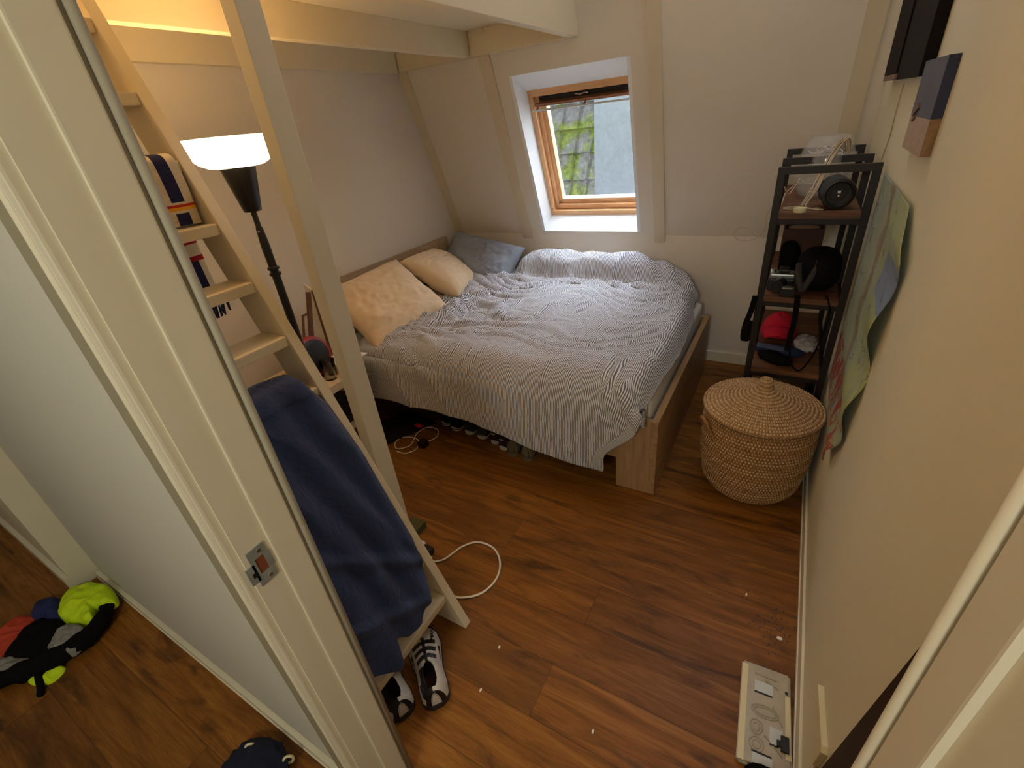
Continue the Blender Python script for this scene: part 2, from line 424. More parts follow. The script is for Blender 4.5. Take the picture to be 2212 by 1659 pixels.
def text_on(txt, size, mtx, name, m, parent, ext=0.001):
    cu = bpy.data.curves.new(name, 'FONT'); cu.body = txt; cu.size = size; cu.extrude = ext; cu.align_x = 'CENTER'; cu.align_y = 'CENTER'
    tmp = bpy.data.objects.new('t', cu)
    me = bpy.data.meshes.new_from_object(tmp); bpy.data.objects.remove(tmp)
    me.transform(mtx); me.transform(Matrix.Translation(-Vector(parent.get('wo', (0, 0, 0)))))
    me.materials.clear(); me.materials.append(M[m])
    o = bpy.data.objects.new(name, me); COL.objects.link(o); o.parent = parent; o['wo'] = parent.get('wo', (0, 0, 0))
    return o
def smoothstep(a, b, x):
    t = max(0.0, min(1.0, (x - a) / (b - a))); return t * t * (3 - 2 * t)
def interp(pts, x):
    if x <= pts[0][0]: return pts[0][1]
    for (a, b), (c, d) in zip(pts, pts[1:]):
        if x <= c: return b + (d - b) * (x - a) / (c - a)
    return pts[-1][1]
def catmull(P, n=8, closed=False):
    P = [Vector(p) for p in P]; out = []; m = len(P)
    rng = range(m if closed else m - 1)
    for i in rng:
        if closed: p0, p1, p2, p3 = P[i - 1], P[i], P[(i + 1) % m], P[(i + 2) % m]
        else: p0, p1, p2, p3 = P[max(i - 1, 0)], P[i], P[i + 1], P[min(i + 2, m - 1)]
        for k in range(n):
            t = k / n
            out.append(0.5 * ((2 * p1) + (p2 - p0) * t + (2 * p0 - 5 * p1 + 4 * p2 - p3) * t * t + (3 * p1 - p0 - 3 * p2 + p3) * t ** 3))
    if not closed: out.append(P[-1])
    return out
def nz(x, y, z=0.0): return N.noise(Vector((x, y, z)))

# ------------------------------------------------------------------ room constants
XL, XR, YW, ZK = -2.437, 0.262, 3.217, 0.872
SL = 0.3363                       # slope: dy per dz (leaning inwards above the knee)
def yslope(z, off=0.0): return YW - (z - ZK) * SL + off
ZC = 3.2
# floor
struct(MB().box((-5.0, -1.9, -0.06), (1.6, 3.5, 0.0)), 'floor', 'floor')
# left wall, right wall
struct(MB().box((XL - 0.12, 0.30, 0), (XL, 3.5, ZC)), 'wall_left', 'wall')
struct(MB().box((XR, 0.30, 0), (XR + 0.12, 3.5, ZC)), 'wall_right', 'wall_r')
# back wall: upright knee, then leaning upper part with the opening of the roof window
w0, w1 = -1.604, -0.902; zb, zt = 0.895, 1.865
mb = MB(); T = 0.17
def slab(mb, x0, x1, z0, z1):
    d = (0, 0.948 * T, 0.319 * T)
    mb.quadprism([(x0, yslope(z0), z0), (x1, yslope(z0), z0), (x1, yslope(z1), z1), (x0, yslope(z1), z1)], d)
mb.box((XL, YW, 0), (XR, YW + T, ZK))
slab(mb, XL, w0 - 0.001, ZK, ZC); slab(mb, w1 + 0.001, XR, ZK, ZC); slab(mb, w0 - 0.001, w1 + 0.001, ZK, zb - 0.001); slab(mb, w0 - 0.001, w1 + 0.001, zt + 0.001, ZC)
struct(mb, 'wall_back', 'wall')
# doorway wall (between room and landing) : left part, piece right of the door, lintel
JX0, JX1 = -0.694, 0.147
struct(MB().box((-2.6, 0.215, 0), (JX0 - 0.02, 0.30, ZC)).box((JX1 + 0.02, 0.215, 0), (1.6, 0.30, ZC)).box((JX0 - 0.02, 0.215, 2.12), (JX1 + 0.02, 0.30, ZC)), 'wall_front', 'hallwall')
struct(MB().box((-5.0, -1.9, ZC), (1.6, 3.5, ZC + 0.1)), 'ceiling', 'wall')
struct(MB().box((-5.0, -2.0, 0), (1.6, -1.9, ZC)).box((-5.1, -2.0, 0), (-5.0, 0.3, ZC)).box((1.6, -2.0, 0), (1.7, 0.3, ZC)), 'wall_landing', 'hallwall')
# skirting boards
struct(MB().box((XL, YW - 0.014, 0), (XR, YW, 0.075), 0.003), 'baseboard_back', 'trim')
struct(MB().box((XR - 0.009, 0.32, 0), (XR, 3.2, 0.07), 0.003).box((XR - 0.013, 0.32, 0), (XR, 3.2, 0.016), 0.003), 'baseboard_right', 'trim')
struct(MB().box((XL, 0.32, 0), (XL + 0.012, 3.2, 0.07), 0.003), 'baseboard_left', 'trim')
struct(MB().box((-2.47, 0.198, 0), (-0.80, 0.215, 0.034), 0.004).box((-2.47, 0.194, 0), (-0.80, 0.2, 0.006), 0.002), 'baseboard_front', 'trim')
# battens on the leaning wall
def batten(x0, x1, z0, z1, t, n):
    d = (0, -0.948 * t, -0.319 * t)
    struct(MB().quadprism([(x0, yslope(z0), z0), (x1, yslope(z0), z0), (x1, yslope(z1), z1), (x0, yslope(z1), z1)], d), n, 'batten')
batten(-2.437, -2.36, ZK - 0.02, ZC, 0.012, 'trim_1')
batten(-1.80, -1.715, 0.775, ZC, 0.012, 'trim_2')
batten(-0.787, -0.717, 0.775, ZC, 0.016, 'trim_3')
batten(0.122, 0.198, ZK - 0.02, ZC, 0.016, 'trim_4')

# door frame around the camera's doorway
def jamb(side):
    mb = MB(); X = JX0 if side < 0 else JX1; s = side
    mb.box((X, 0.2, 0), (X + s * 0.03, 0.3, 2.14))
    mb.box((X - s * 0.006, 0.249, 0), (X + s * 0.02, 0.2985, 2.14), 0.003)          # stop
    mb.box((X + s * 0.004, 0.300, 0), (X + s * 0.05, 0.3155, 2.2), 0.003)
    return mb
lj = struct(jamb(-1), 'trim_5', 'trim'); rj = struct(jamb(1), 'trim_6', 'trim')
M['seal'] = mat('grey_beige_seal', C255(168, 162, 144), 0.6)
for X, s_, p_, m_ in ((JX0, -1, lj, 'seal'), (JX1, 1, rj, 'trim')):      # rounded draught seal on the room side
    MB().cyl((X - s_ * 0.003, 0.311, 0), (X - s_ * 0.003, 0.311, 2.14), 0.0065, seg=16).build('draught_seal', m_, p_, smooth=True)
# architraves with mouldings on the landing side
def arch(side):
    X = JX0 if side < 0 else JX1; s = side
    mb = MB()
    mb.box((X + s * 0.004, 0.186, 0), (X + s * 0.024, 0.22, 2.2), 0.004)
    mb.cyl((X + s * 0.034, 0.197, 0), (X + s * 0.034, 0.197, 2.2), 0.009, seg=16)
    mb.box((X + s * 0.028, 0.195, 0), (X + s * 0.064, 0.22, 2.2), 0.003)
    mb.cyl((X + s * 0.058, 0.194, 0), (X + s * 0.058, 0.194, 2.2), 0.006, seg=16)
    return mb
struct(arch(-1), 'trim_7', 'trim'); 
ar = arch(1); ar.box((JX1 + 0.068, 0.199, 0), (JX1 + 0.085, 0.22, 2.2)); struct(ar, 'trim_8', 'trim')
struct(MB().box((-0.869, 0.206, 0), (JX0 - 0.064, 0.22, 2.25)), 'trim_9', 'trimshade')  # flat strip with the shadow beside the architrave put into its colour
# frame of the next door along the landing
mb = MB().box((-5.0, 0.125, 0), (-2.48, 0.3, 2.3), 0.004)
mb.box((-5.0, 0.108, 0), (-2.50, 0.13, 0.075), 0.005)
struct(mb, 'trim_10', 'trim')

# strike plate
t = thing('strike_plate', (-0.694, 0.215, 0.99), 'galvanised strike plate screwed into the cream door jamb', 'strike plate')
m = MB()
x = -0.6935
for a, b, c, d in ((0.208, 0.948, 0.216, 1.028), (0.216, 0.948, 0.240, 0.972), (0.216, 1.006, 0.240, 1.028), (0.232, 0.972, 0.243, 1.006)):
    m.box((x, a, b), (x + 0.0016, c, d))
m.box((x, 0.196, 0.962), (x + 0.0016, 0.212, 1.000))
m.build('plate', 'galv', t)
MB().box((x - 0.0005, 0.216, 0.972), (x + 0.0004, 0.232, 1.006)).build('latch_hole', 'rawwood', t)
MB().box((x - 0.0005, 0.203, 0.974), (x + 0.0021, 0.212, 0.984)).build('bolt_slot', 'black', t)
for z in (0.958, 1.018): MB().cyl((x + 0.001, 0.228, z), (x + 0.0026, 0.228, z), 0.0035, seg=12).build('screw', 'chrome', t)

# ------------------------------------------------------------------ roof window
win = bpy.data.objects.new('window_1', None); COL.objects.link(win); win['kind'] = 'structure'; win['wo'] = (0, 0, 0)
nv = Vector((0, 0.948, 0.319)); up = Vector((0, -SL, 1)).normalized(); up = Vector((0, -0.319, 0.948))
def WP(x, a, o):   # x, distance up the slope from the bottom of the opening, depth outwards
    return Vector((x, yslope(zb), zb)) + up * a + nv * o
HL = 1.024
FX0, FX1 = -1.606, -0.895
# reveals (splayed)
D = 0.15; A0, A1 = 0.045, 0.895; X1 = -0.832
m = MB()
m.quadprism([WP(w0, 0, 0), WP(w1, 0, 0), WP(X1, A0, D), WP(w0, A0, D)], nv * 0.01 - up * 0.02)
m.quadprism([WP(w0, HL, 0), WP(w1, HL, 0), WP(X1, A1, D), WP(w0, A1, D)], nv * 0.01 + up * 0.02)
m.quadprism([WP(w0, 0, 0), WP(w0, HL, 0), WP(w0, A1, D), WP(w0, A0, D)], (-0.02, 0, 0))
m.quadprism([WP(w1, 0, 0), WP(w1, HL, 0), WP(X1, A1, D), WP(X1, A0, D)], (0.02, 0, 0))
m.build('window_reveal', 'reveal', win)
def wbox(mb, x0, x1, a0, a1, o0, o1, mi=0):
    mb.quadprism([WP(x0, a0, o0), WP(x1, a0, o0), WP(x1, a1, o0), WP(x0, a1, o0)], nv * (o1 - o0), mi)
F = 0.032
m = MB()
wbox(m, w0, w0 + F, A0, A1, D, D + 0.09); wbox(m, X1 - F, X1, A0, A1, D, D + 0.09)
m.build('window_frame_stile', 'pine', win)
m = MB(); wbox(m, w0 + F, X1 - F, A0, A0 + F, D, D + 0.09); wbox(m, w0 + F, X1 - F, A1 - 0.04, A1, D, D + 0.09)
m.build('window_frame_rail', 'pineX', win)
# sash
q = F + 0.004; SW = 0.055
m = MB()
wbox(m, w0 + q, w0 + q + 0.022, A0 + q, A1 - 0.045, D + 0.03, D + 0.1); wbox(m, X1 - q - 0.022, X1 - q, A0 + q, A1 - 0.045, D + 0.03, D + 0.1)
wbox(m, w0 + q + 0.022, w0 + q + SW, A0 + q + 0.02, A1 - 0.1, D + 0.05, D + 0.1); wbox(m, X1 - q - SW, X1 - q - 0.022, A0 + q + 0.02, A1 - 0.1, D + 0.05, D + 0.1)
m.build('window_sash_stile', 'pine', win)
m = MB(); wbox(m, w0 + q, X1 - q, A0 + q, A0 + q + 0.03, D + 0.03, D + 0.1); wbox(m, w0 + q, X1 - q, A0 + q + 0.03, A0 + q + 0.065, D + 0.05, D + 0.1)
m.build('window_sash_rail', 'pineX', win)
m = MB(); wbox(m, w0 + q, X1 - q, A1 - 0.10, A1 - 0.085, D - 0.0, D + 0.1); wbox(m, w0 + q, X1 - q, A1 - 0.085, A1 - 0.043, D + 0.04, D + 0.1)
m.build('window_vent_flap', 'pinedark', win)
m = MB(); wbox(m, w0 + q + 0.03, X1 - q - 0.03, A1 - 0.079, A1 - 0.052, D + 0.03, D + 0.045)
m.build('window_vent_slot', 'black', win)
m = MB(); m.tube([WP(w0 + 0.03, A1 - 0.112, D - 0.03), WP(X1 - 0.03, A1 - 0.112, D - 0.03)], 0.006, 10)
m.build('window_handle_bar', 'pale', win)
for xx in (w0 + 0.06, (w0 + X1) / 2, X1 - 0.06):
    m = MB(); m.bar(WP(xx, A1 - 0.114, D - 0.03), WP(xx, A1 - 0.095, D + 0.01), 0.012, 0.01)
    m.build('window_bar_bracket', 'pinedark', win)
m = MB(); m.tube(catmull([WP(-1.30, A1 - 0.066, D + 0.028), WP(-1.28, A1 - 0.058, D + 0.012), WP(-1.255, A1 - 0.064, D + 0.012), WP(-1.23, A1 - 0.058, D + 0.012), WP(-1.21, A1 - 0.064, D + 0.028)], 5), 0.004, 8)
m.build('window_latch', 'chrome', win)
m = MB(); wbox(m, w0 + q + SW - 0.004, X1 - q - SW + 0.004, A0 + q + 0.06, A1 - 0.09, D + 0.075, D + 0.079)
gl = m.build('window_pane', None or 'glass', win)
MB().cyl(WP(w0 + 0.016, A0 + 0.05, D - 0.001), WP(w0 + 0.016, A0 + 0.05, D + 0.002), 0.004, seg=12).build('window_screw', 'black', win)
# neighbour's roof and chimney wall outside
rf = thing('neighbouring_roof', (-2.2, 5.2, -0.5), 'mossy grey tiled roof of the next house seen through the window', 'roof')
def rfp(u, v):
    x = -4.2 + u * 2.48
    tw = 0.20; rowh = 0.30
    px = ((x + 40) / tw) % 1.0
    prof = 0.050 * math.exp(-((px - 0.12) / 0.09) ** 2) + 0.012 * math.cos(2 * PI * (px - 0.6))
    s = v * 3.9; k = math.floor(s / rowh); fr = s / rowh - k
    lift = 0.060 * (1 - fr)
    z = -0.6 + s * 0.88; y = 4.85 + s * 0.40 - prof - lift * 0.9
    return (x, y, z)
MB().grid(rfp, 250, 13 * 24 + 1).build('roof_tiles', 'tile', rf, smooth=False)
MB().box((-1.71, 4.55, -0.6), (0.6, 6.2, 3.2)).build('chimney_wall', 'lamproof', rf)

# ------------------------------------------------------------------ loft
LF = thing('loft_platform', (-1.8, 1.6, 1.98), 'white painted timber loft platform over the head of the bed', 'loft')
ZB = 1.985; ZT = 2.11
MB().box((-1.20, 0.80, ZB), (-1.152, yslope(ZB) - 0.006, 2.62), 0.003).build('fascia_board', 'loft', LF)
MB().box((-1.875, 0.80, ZB), (-1.825, yslope(2.11) - 0.01, ZT), 0.003).build('joist', 'loft', LF)
MB().box((XL + 0.002, 0.32, 1.978), (XL + 0.04, yslope(2.11) - 0.01, ZT), 0.003).build('wall_ledger', 'loft', LF)
MB().box((-2.39, yslope(ZB) - 0.045, ZB), (-1.205, yslope(ZB) - 0.008, ZT), 0.003).build('trimmer_beam', 'loft', LF)
MB().box((XL + 0.002, 0.80, ZT), (-1.2, yslope(2.13) - 0.01, 2.135)).build('deck_underside', 'loft', LF)
# post
pt = MB().box((-1.214, 0.849, 0), (-1.163, 0.918, ZB + 0.005), 0.003)
single(pt, 'loft_post', 'trim', 'square cream post standing on the floor and carrying the loft', 'post')

# ------------------------------------------------------------------ steep ladder stair
LD = thing('loft_ladder', (-0.9, 0.56, 0), 'steep cream painted ladder stair leading up to the loft', 'ladder')
def xf(z): return -0.797 - 0.400 * z
def stringer(y0, y1):
    zt_ = 2.12
    pts = [(xf(0) - 0.0, 0.0), (xf(zt_), zt_), (xf(zt_) - 0.125, zt_), (xf(0) - 0.125 - 0.02, 0.0)]
    pts = [(xf(0.0), 0.0), (xf(zt_), zt_), (xf(zt_) - 0.125, zt_), (xf(0) - 0.142, 0.0)]
    return MB().prism(pts, 1, y0, y1, 0.003)
stringer(0.74, 0.772).build('stringer', 'loft', LD)
stringer(0.322, 0.352).build('stringer', 'loft', LD)
ZS = [0.152 + 0.162 * k for k in range(12)]
for z in ZS:
    m = MB().box((xf(z) - 0.122, 0.352, z - 0.030), (xf(z) - 0.002, 0.74, z), 0.0045)
    m.build('tread', 'loft', LD)

# ------------------------------------------------------------------ torchiere
lx, ly = -1.72, 1.067
LP = thing('floor_lamp', (lx, ly, 0), 'black uplighter floor lamp with glowing white bowl behind the ladder', 'lamp')
MB().lathe([(0.13, 0), (0.13, 0.012), (0.12, 0.02), (0.02, 0.028), (0.013, 0.03)], (lx, ly, 0), 40).build('base', 'lampblack', LP, auto=40)
m = MB().lathe([(0.012, 0.02), (0.012, 0.5), (0.016, 0.505), (0.016, 0.515), (0.011, 0.52), (0.013, 0.8), (0.0155, 1.0), (0.0155, 1.185), (0.022, 1.187), (0.022, 1.196), (0.016, 1.198), (0.016, 1.208), (0.022, 1.21), (0.022, 1.219), (0.0155, 1.222), (0.0165, 1.3), (0.0125, 1.365), (0.010, 1.37), (0.010, 1.45)], (lx, ly, 0), 20)
m.build('pole', 'lampblack', LP, auto=40)
MB().lathe([(0.0, 1.425), (0.029, 1.425), (0.031, 1.428), (0.058, 1.571), (0.0, 1.571)], (lx, ly, 0), 40).build('socket_cone', 'lampblack', LP, auto=40)
MB().cyl((lx + 0.01, ly - 0.011, 1.355), (lx + 0.012, ly - 0.014, 1.355), 0.004, seg=10).build('switch', 'chrome', LP)
m = MB().lathe([(0.0, 1.574), (0.058, 1.571), (0.088, 1.575), (0.113, 1.587), (0.134, 1.606), (0.149, 1.633), (0.157, 1.664), (0.153, 1.664), (0.145, 1.635), (0.130, 1.610), (0.110, 1.592), (0.086, 1.580), (0.055, 1.576), (0.0, 1.578)], (lx, ly, 0), 64)
m.build('lamp_shade', 'shade', LP, smooth=True)

# ------------------------------------------------------------------ bed
BX0, BX1, BY0, BY1 = -2.40, -0.357, 1.700, 3.015
BD = thing('bed', (-1.4, 2.35, 0), 'light oak double bed with headboard and low boxed foot end', 'bed')
MB().box((XL + 0.016, BY0, 0), (BX0, BY1, 0.885), 0.002).build('headboard', 'headb', BD)
MB().box((BX0, BY1 - 0.10, 0.5), (BX0 + 0.012, BY1, 0.884), 0.002).build('headboard_cap', 'headb', BD)
MB().box((BX1 - 0.030, BY0, 0), (BX1, BY1, 0.415), 0.0015).build('footboard', 'oakY', BD)
MB().box((BX1 - 0.186, BY0, 0), (BX1 - 0.030, BY0 + 0.03, 0.415), 0.0015).build('corner_panel', 'oakX', BD)
MB().box((BX1 - 0.186, BY1 - 0.03, 0), (BX1 - 0.030, BY1, 0.415), 0.0015).build('corner_panel', 'oakX', BD)
MB().box((BX0, BY0 + 0.004, 0.17), (BX1 - 0.186, BY0 + 0.026, 0.36), 0.0015).build('side_rail', 'oakX', BD)
MB().box((BX0, BY1 - 0.026, 0.17), (BX1 - 0.186, BY1 - 0.004, 0.36), 0.0015).build('side_rail', 'oakX', BD)
MB().box((-1.42, BY0 + 0.03, 0.19), (-1.36, BY1 - 0.03, 0.28)).build('centre_beam', 'blackmetal', BD)
for k in range(7):
    xx = -2.25 + 0.29 * k
    MB().box((xx, BY0 + 0.03, 0.285), (xx + 0.09, BY1 - 0.03, 0.30)).build('slat', 'oakX', BD)
mt = MB().box((BX0 + 0.005, BY0 + 0.032, 0.305), (BX1 - 0.045, BY1 - 0.03, 0.515), 0.035)
single(mt, 'mattress', 'sheet', 'white sheeted mattress lying in the oak bed', 'mattress', smooth=True)

# duvet
def duvet():
    xl = [(1.60, -2.13), (1.72, -2.18), (1.90, -2.235), (2.10, -2.16), (2.3, -2.08), (2.5, -2.10), (2.75, -2.14), (2.92, -2.17), (3.0, -2.10), (3.04, -1.86), (3.16, -1.74)]
    top = []
    # path across the bed: (y, z) from far edge to hem
    path = [(3.165, 0.60), (3.15, 0.70), (3.10, 0.76), (3.03, 0.775), (2.95, 0.745), (2.895, 0.67), (2.87, 0.625), (2.80, 0.612), (2.6, 0.605), (2.3, 0.60), (2.0, 0.60), (1.85, 0.597), (1.75, 0.585), (1.685, 0.555), (1.648, 0.50), (1.634, 0.42), (1.628, 0.30), (1.62, 0.20), (1.612, 0.0)]
    L = [0]
    for (a, b), (c, d) in zip(path, path[1:]): L.append(L[-1] + math.hypot(c - a, d - b))
    tot = L[-1]
    py = [(l, p[0]) for l, p in zip(L, path)]; pz = [(l, p[1]) for l, p in zip(L, path)]
    Lh = L[14]
    hem = [(-2.3, 0.26), (-1.98, 0.26), (-1.8, 0.270), (-1.53, 0.272), (-1.29, 0.250), (-1.09, 0.222), (-0.75, 0.168), (-0.58, 0.155)]
    def sm(arr, l, w=0.035): return (interp(arr, l - w) + interp(arr, l) * 2 + interp(arr, l + w)) / 4
    def f(s, t):
        l = t * tot
        y = sm(py, l); 
        x0 = interp(xl, y)
        hang = smoothstep(Lh - 0.05, tot, l)
        x1 = -0.405 - 0.16 * smoothstep(0.2, 1.0, hang) - 0.02 * math.sin(t * 9)
        if y > 2.7: x1 = -0.435 - 0.12 * smoothstep(2.9, 3.17, y)
        x = x0 + (x1 - x0) * s
        z = sm(pz, l)
        # far roll only exists right of x=-1.75
        if y > 2.86:
            k = smoothstep(-1.78, -1.62, x) * (1 - 0.8 * smoothstep(-0.95, -0.38, x))
            k = k * (0.96 + 0.07 * nz(x * 1.5, 3.3))
            z = 0.600 + (z - 0.600) * k
            if x < -1.70: z = 0.600 + 0.02 * nz(x * 4, y * 4)
        if l > Lh:                      # hanging: stop at the hem
            hz = interp(hem, x)
            z = 0.50 + (hz - 0.50) * (l - Lh) / (tot - Lh)
            y += 0.012 * math.sin(x * 9 + 0.8) * hang + 0.02 * nz(x * 3.1, 1.7, z * 2) * hang
        # puffiness + foot end turning down
        e = smoothstep(0.955, 1.0, s)
        z -= e * e * (0.085 if l < Lh else 0.0)
        el = smoothstep(0.0, 0.05, s)
        z -= (1 - el) * 0.05 * (1 if l < Lh else 0)
        # left part rises where the pillows push the cover
        if l < Lh:
            z += 0.035 * math.exp(-((y - 2.95) / 0.35) ** 2) * math.exp(-((x + 2.05) / 0.3) ** 2)
            # creases
            wz = 0
            amp = 0.012 + 0.030 * math.exp(-((x + 1.75) / 0.32) ** 2) * math.exp(-((y - 2.25) / 0.33) ** 2)
            a = nz(x * 1.7 + y * 0.8, y * 8 + nz(x * 2.2, y * 2.2) * 2.6)
            wz += amp * max(-0.6, 1 - abs(a) * 4.5) * 0.75
            b = nz(x * 9 + 4, y * 12 + nz(x * 5, y * 5, 2) * 2.5, 5)
            wz += amp * 0.34 * max(-0.6, 1 - abs(b) * 4)
            wz += 0.018 * nz(x * 1.6, y * 2.2, 9)
            ex = math.exp(-((x + 1.86) / 0.16) ** 2) * math.exp(-((y - 2.36) / 0.22) ** 2)
            wz += 0.020 * ex * math.sin((x * 0.9 - y * 0.25) * 62)
            if y > 2.82: wz = wz * 0.45 + 0.014 * (1 - abs(nz(x * 6.5 + y * 3, y * 5, 3)) * 3)
            z += wz
        else:
            fold = nz(x * 3.2 + z * 2.0, z * 2.5, 4.0)
            y -= 0.016 * (1 - abs(fold) * 3) * (0.25 + hang) * (1 - 0.5 * hang)
        ed = smoothstep(0.86, 1.0, s) * math.exp(-((l - Lh) / 0.12) ** 2)
        y += 0.01 * ed * math.sin(x * 80 + z * 60)
        return (x, y, z)
    ns, nt = 230, 250
    mb = MB()
    def uv(s, t):
        p = f(min(s, 1), min(t, 1)); return (p[0] + 0.02 * math.sin(t * 7) + 0.30 * smoothstep(0.45, 0.0, t) * (1 - s) * 0.6, t * tot)
    P = [[f(i / (ns - 1), j / (nt - 1)) for j in range(nt)] for i in range(ns)]
    mb.grid(lambda a, b: P[round(a * (ns - 1))][round(b * (nt - 1))], ns, nt, uv=lambda a, b: (P[round(a * (ns - 1))][round(b * (nt - 1))][0] + 0.04 * smoothstep(0.955, 1.0, a) ** 2 + 0.22 * (1 - a) * smoothstep(0.5, 0.05, b), b * tot))
    return mb
d = duvet()
single(d, 'duvet', 'duvet', 'rumpled blue and white pinstriped duvet spread over the bed and hanging down its side', 'duvet', smooth=True, solid=0.022)

# cushions
def cushion(name, c, half, rot, mats, label, cat, seed=0, crease=0.012, corner=0.75, uvk=None, group=None, flange=0.0):
    mb = MB(); n = 56
    mtx = Matrix.Translation(c) @ rot.to_4x4()
    a, b, h = half
    def side(sg):
        def g(u, v):
            x = u * 2 - 1; y = v * 2 - 1
            r = max(abs(x), abs(y))
            # inset of the edges between the corners
            ex = a * x * (1 - 0.07 * (1 - y * y) * abs(x)); ey = b * y * (1 - 0.07 * (1 - x * x) * abs(y))
            th = (max(0, 1 - abs(x) ** 3.2) * max(0, 1 - abs(y) ** 3.2)) ** 0.5
            zz = sg * h * th
            q = nz(x * 2.3 + seed, y * 2.3, seed * 3.1 + sg)
            q2 = nz(x * 6 + seed, y * 4, seed + sg * 2)
            zz += th * (crease * 1.6 * q + crease * (1 - abs(q2) * 3.2) * 0.7)
            zz += (1 - th) * 0.010 * nz(x * 5 + seed, y * 5, 1) 
            return mtx @ Vector((ex, ey, zz))
        return g
    uvf = lambda u, v: (v * 2 * b, u * 2 * a)
    mb.grid(side(1), n, n, uv=uvf); mb.grid(side(-1), n, n, uv=uvf)
    bmesh.ops.remove_doubles(mb.bm, verts=mb.bm.verts, dist=0.0015)
    bmesh.ops.recalc_face_normals(mb.bm, faces=mb.bm.faces)
    return single(mb, name, mats, label, cat, group, smooth=True)
def RX(a, b, c): return (Matrix.Rotation(c, 3, 'Z') @ Matrix.Rotation(b, 3, 'Y') @ Matrix.Rotation(a, 3, 'X'))
cushion('pillow', (-2.135, 1.99, 0.715), (0.27, 0.31, 0.10), RX(math.radians(6), math.radians(33), math.radians(-6)), 'linen', 'sand linen pillow nearest the post at the head of the bed', 'pillow', 1.3, 0.010)
cushion('pillow', (-2.16, 2.62, 0.720), (0.235, 0.27, 0.10), RX(math.radians(-8), math.radians(32), math.radians(12)), 'linen', 'sand linen pillow further from the post, next to the grey cushion', 'pillow', 4.1, 0.010)
cushion('pillow', (-2.20, 2.37, 0.575), (0.17, 0.30, 0.05), RX(0, math.radians(5), math.radians(4)), 'linen', 'sand linen pillow lying flat underneath the other two', 'pillow', 6.2, 0.014)
cushion('grey_cushion', (-2.075, 2.965, 0.715), (0.335, 0.20, 0.105), RX(math.radians(42), math.radians(9), math.radians(-4)), 'greycush', 'large grey striped cushion leaning in the corner by the leaning wall', 'cushion', 8.7, 0.010)

# ------------------------------------------------------------------ blue towel on the ladder
def towel(u, v):
    # v: 0 behind the tread .. 1 at the hem ; u: 0 near stringer .. 1 far stringer
    y = 0.357 + 0.379 * u
    hem = interp([(0.357, 0.225), (0.385, 0.215), (0.462, 0.160), (0.480, 0.168), (0.505, 0.235), (0.545, 0.200), (0.60, 0.198), (0.66, 0.225), (0.70, 0.285), (0.736, 0.42)], y)
    topz = 1.022 - 0.075 * smoothstep(0.68, 0.736, y) - 0.02 * smoothstep(0.52, 0.40, y)
    if v < 0.22:
        k = v / 0.22
        z = interp([(0, 0.80), (0.4, 0.955), (0.55, topz - 0.02), (0.75, topz), (0.88, topz - 0.008), (1.0, topz - 0.045)], k)
        off = interp([(0, -0.14), (0.4, -0.14), (0.52, -0.125), (0.75, -0.06), (0.9, 0.0), (1.0, 0.022)], k)
        f = k * k
    else:
        k = (v - 0.22) / 0.78; z0 = topz - 0.045
        z = z0 + (hem - z0) * k; off = 0.022 + 0.012 * math.sin(PI * k); f = 1.0
    q = nz(y * 4, z * 2.2, 1.5)
    fold = 0.010 * math.sin((y * 1.0 + z * 0.16) * 55 + 3 * q) * (0.4 + 0.6 * abs(q) * 2) + 0.012 * nz(y * 11, z * 3, 3)
    fold += 0.012 * (1 - abs(nz(y * 7 + z * 2.5, z * 3.2, 7)) * 3.5) * 0.6
    dia = 0.016 * math.exp(-(((z - 0.43) - (0.62 - y) * 0.9) / 0.022) ** 2) + 0.014 * math.exp(-(((z - 0.26) - (0.62 - y) * 0.55) / 0.018) ** 2) * smoothstep(0.70, 0.6, y)
    x = xf(min(z, 0.965)) + off + (fold + dia) * f
    x -= smoothstep(0.93, 1.0, u) * 0.012
    return (x, y, z + (1 - f) * 0.010 * nz(y * 12, 2))
single(MB().grid(towel, 90, 190), 'towel', 'towel', 'dark blue towel draped over the lower half of the ladder', 'towel', smooth=True, solid=0.006)

# striped blanket over an upper tread
def bl_idx_front(y, z):
    if 1.489 < z < 1.496: return 5
    if 1.496 <= z < 1.502: return 4
    if 1.502 <= z < 1.507: return 2
    if 0.672 < y < 0.704 and (z > 1.512 or z < 1.482): return 1
    if 0.56 < y < 0.595: return 1
    return 0
def bl_idx_back(y, z):
    if z > 1.60: return bl_idx_front(y, 1.6)
    if 1.396 < z < 1.424: return 3
    if 1.335 < z < 1.357: return 3
    if z < 1.335 and 0.60 < y < 0.748: return 1
    if 0.52 < y < 0.53: return 2
    return 0
BLK = thing('striped_blanket', (-1.5, 0.56, 1.2), 'cream wool blanket with navy and red stripes hanging over an upper tread', 'blanket')
z9 = ZS[9]
pts = [(xf(z9) + 0.012 - 0.002, ZS[8] + 0.006), (xf(z9) + 0.014, ZS[8] + 0.08), (xf(z9) + 0.010, z9 - 0.02), (xf(z9) - 0.003, z9 + 0.014), (xf(z9) - 0.05, z9 + 0.022), (xf(z9) - 0.115, z9 + 0.014), (xf(z9) - 0.137, z9 - 0.02), (xf(z9) - 0.145, 1.40), (xf(z9) - 0.135, 1.225)]
cp = catmull([(a, 0, b) for a, b in pts], 12)
def blf(u, v):
    k = v * (len(cp) - 1); i = min(int(k), len(cp) - 2); p = cp[i].lerp(cp[i + 1], k - i)
    y = 0.357 + (0.372 + 0.036 * smoothstep(0.60, 0.72, v)) * u
    w = 0.004 * math.sin(y * 38 + v * 5) * (1 if v > 0.5 else 0.5)
    return (p.x + w, y, p.z + (0.0 if v < 0.03 else 0.002 * math.sin(y * 25)))
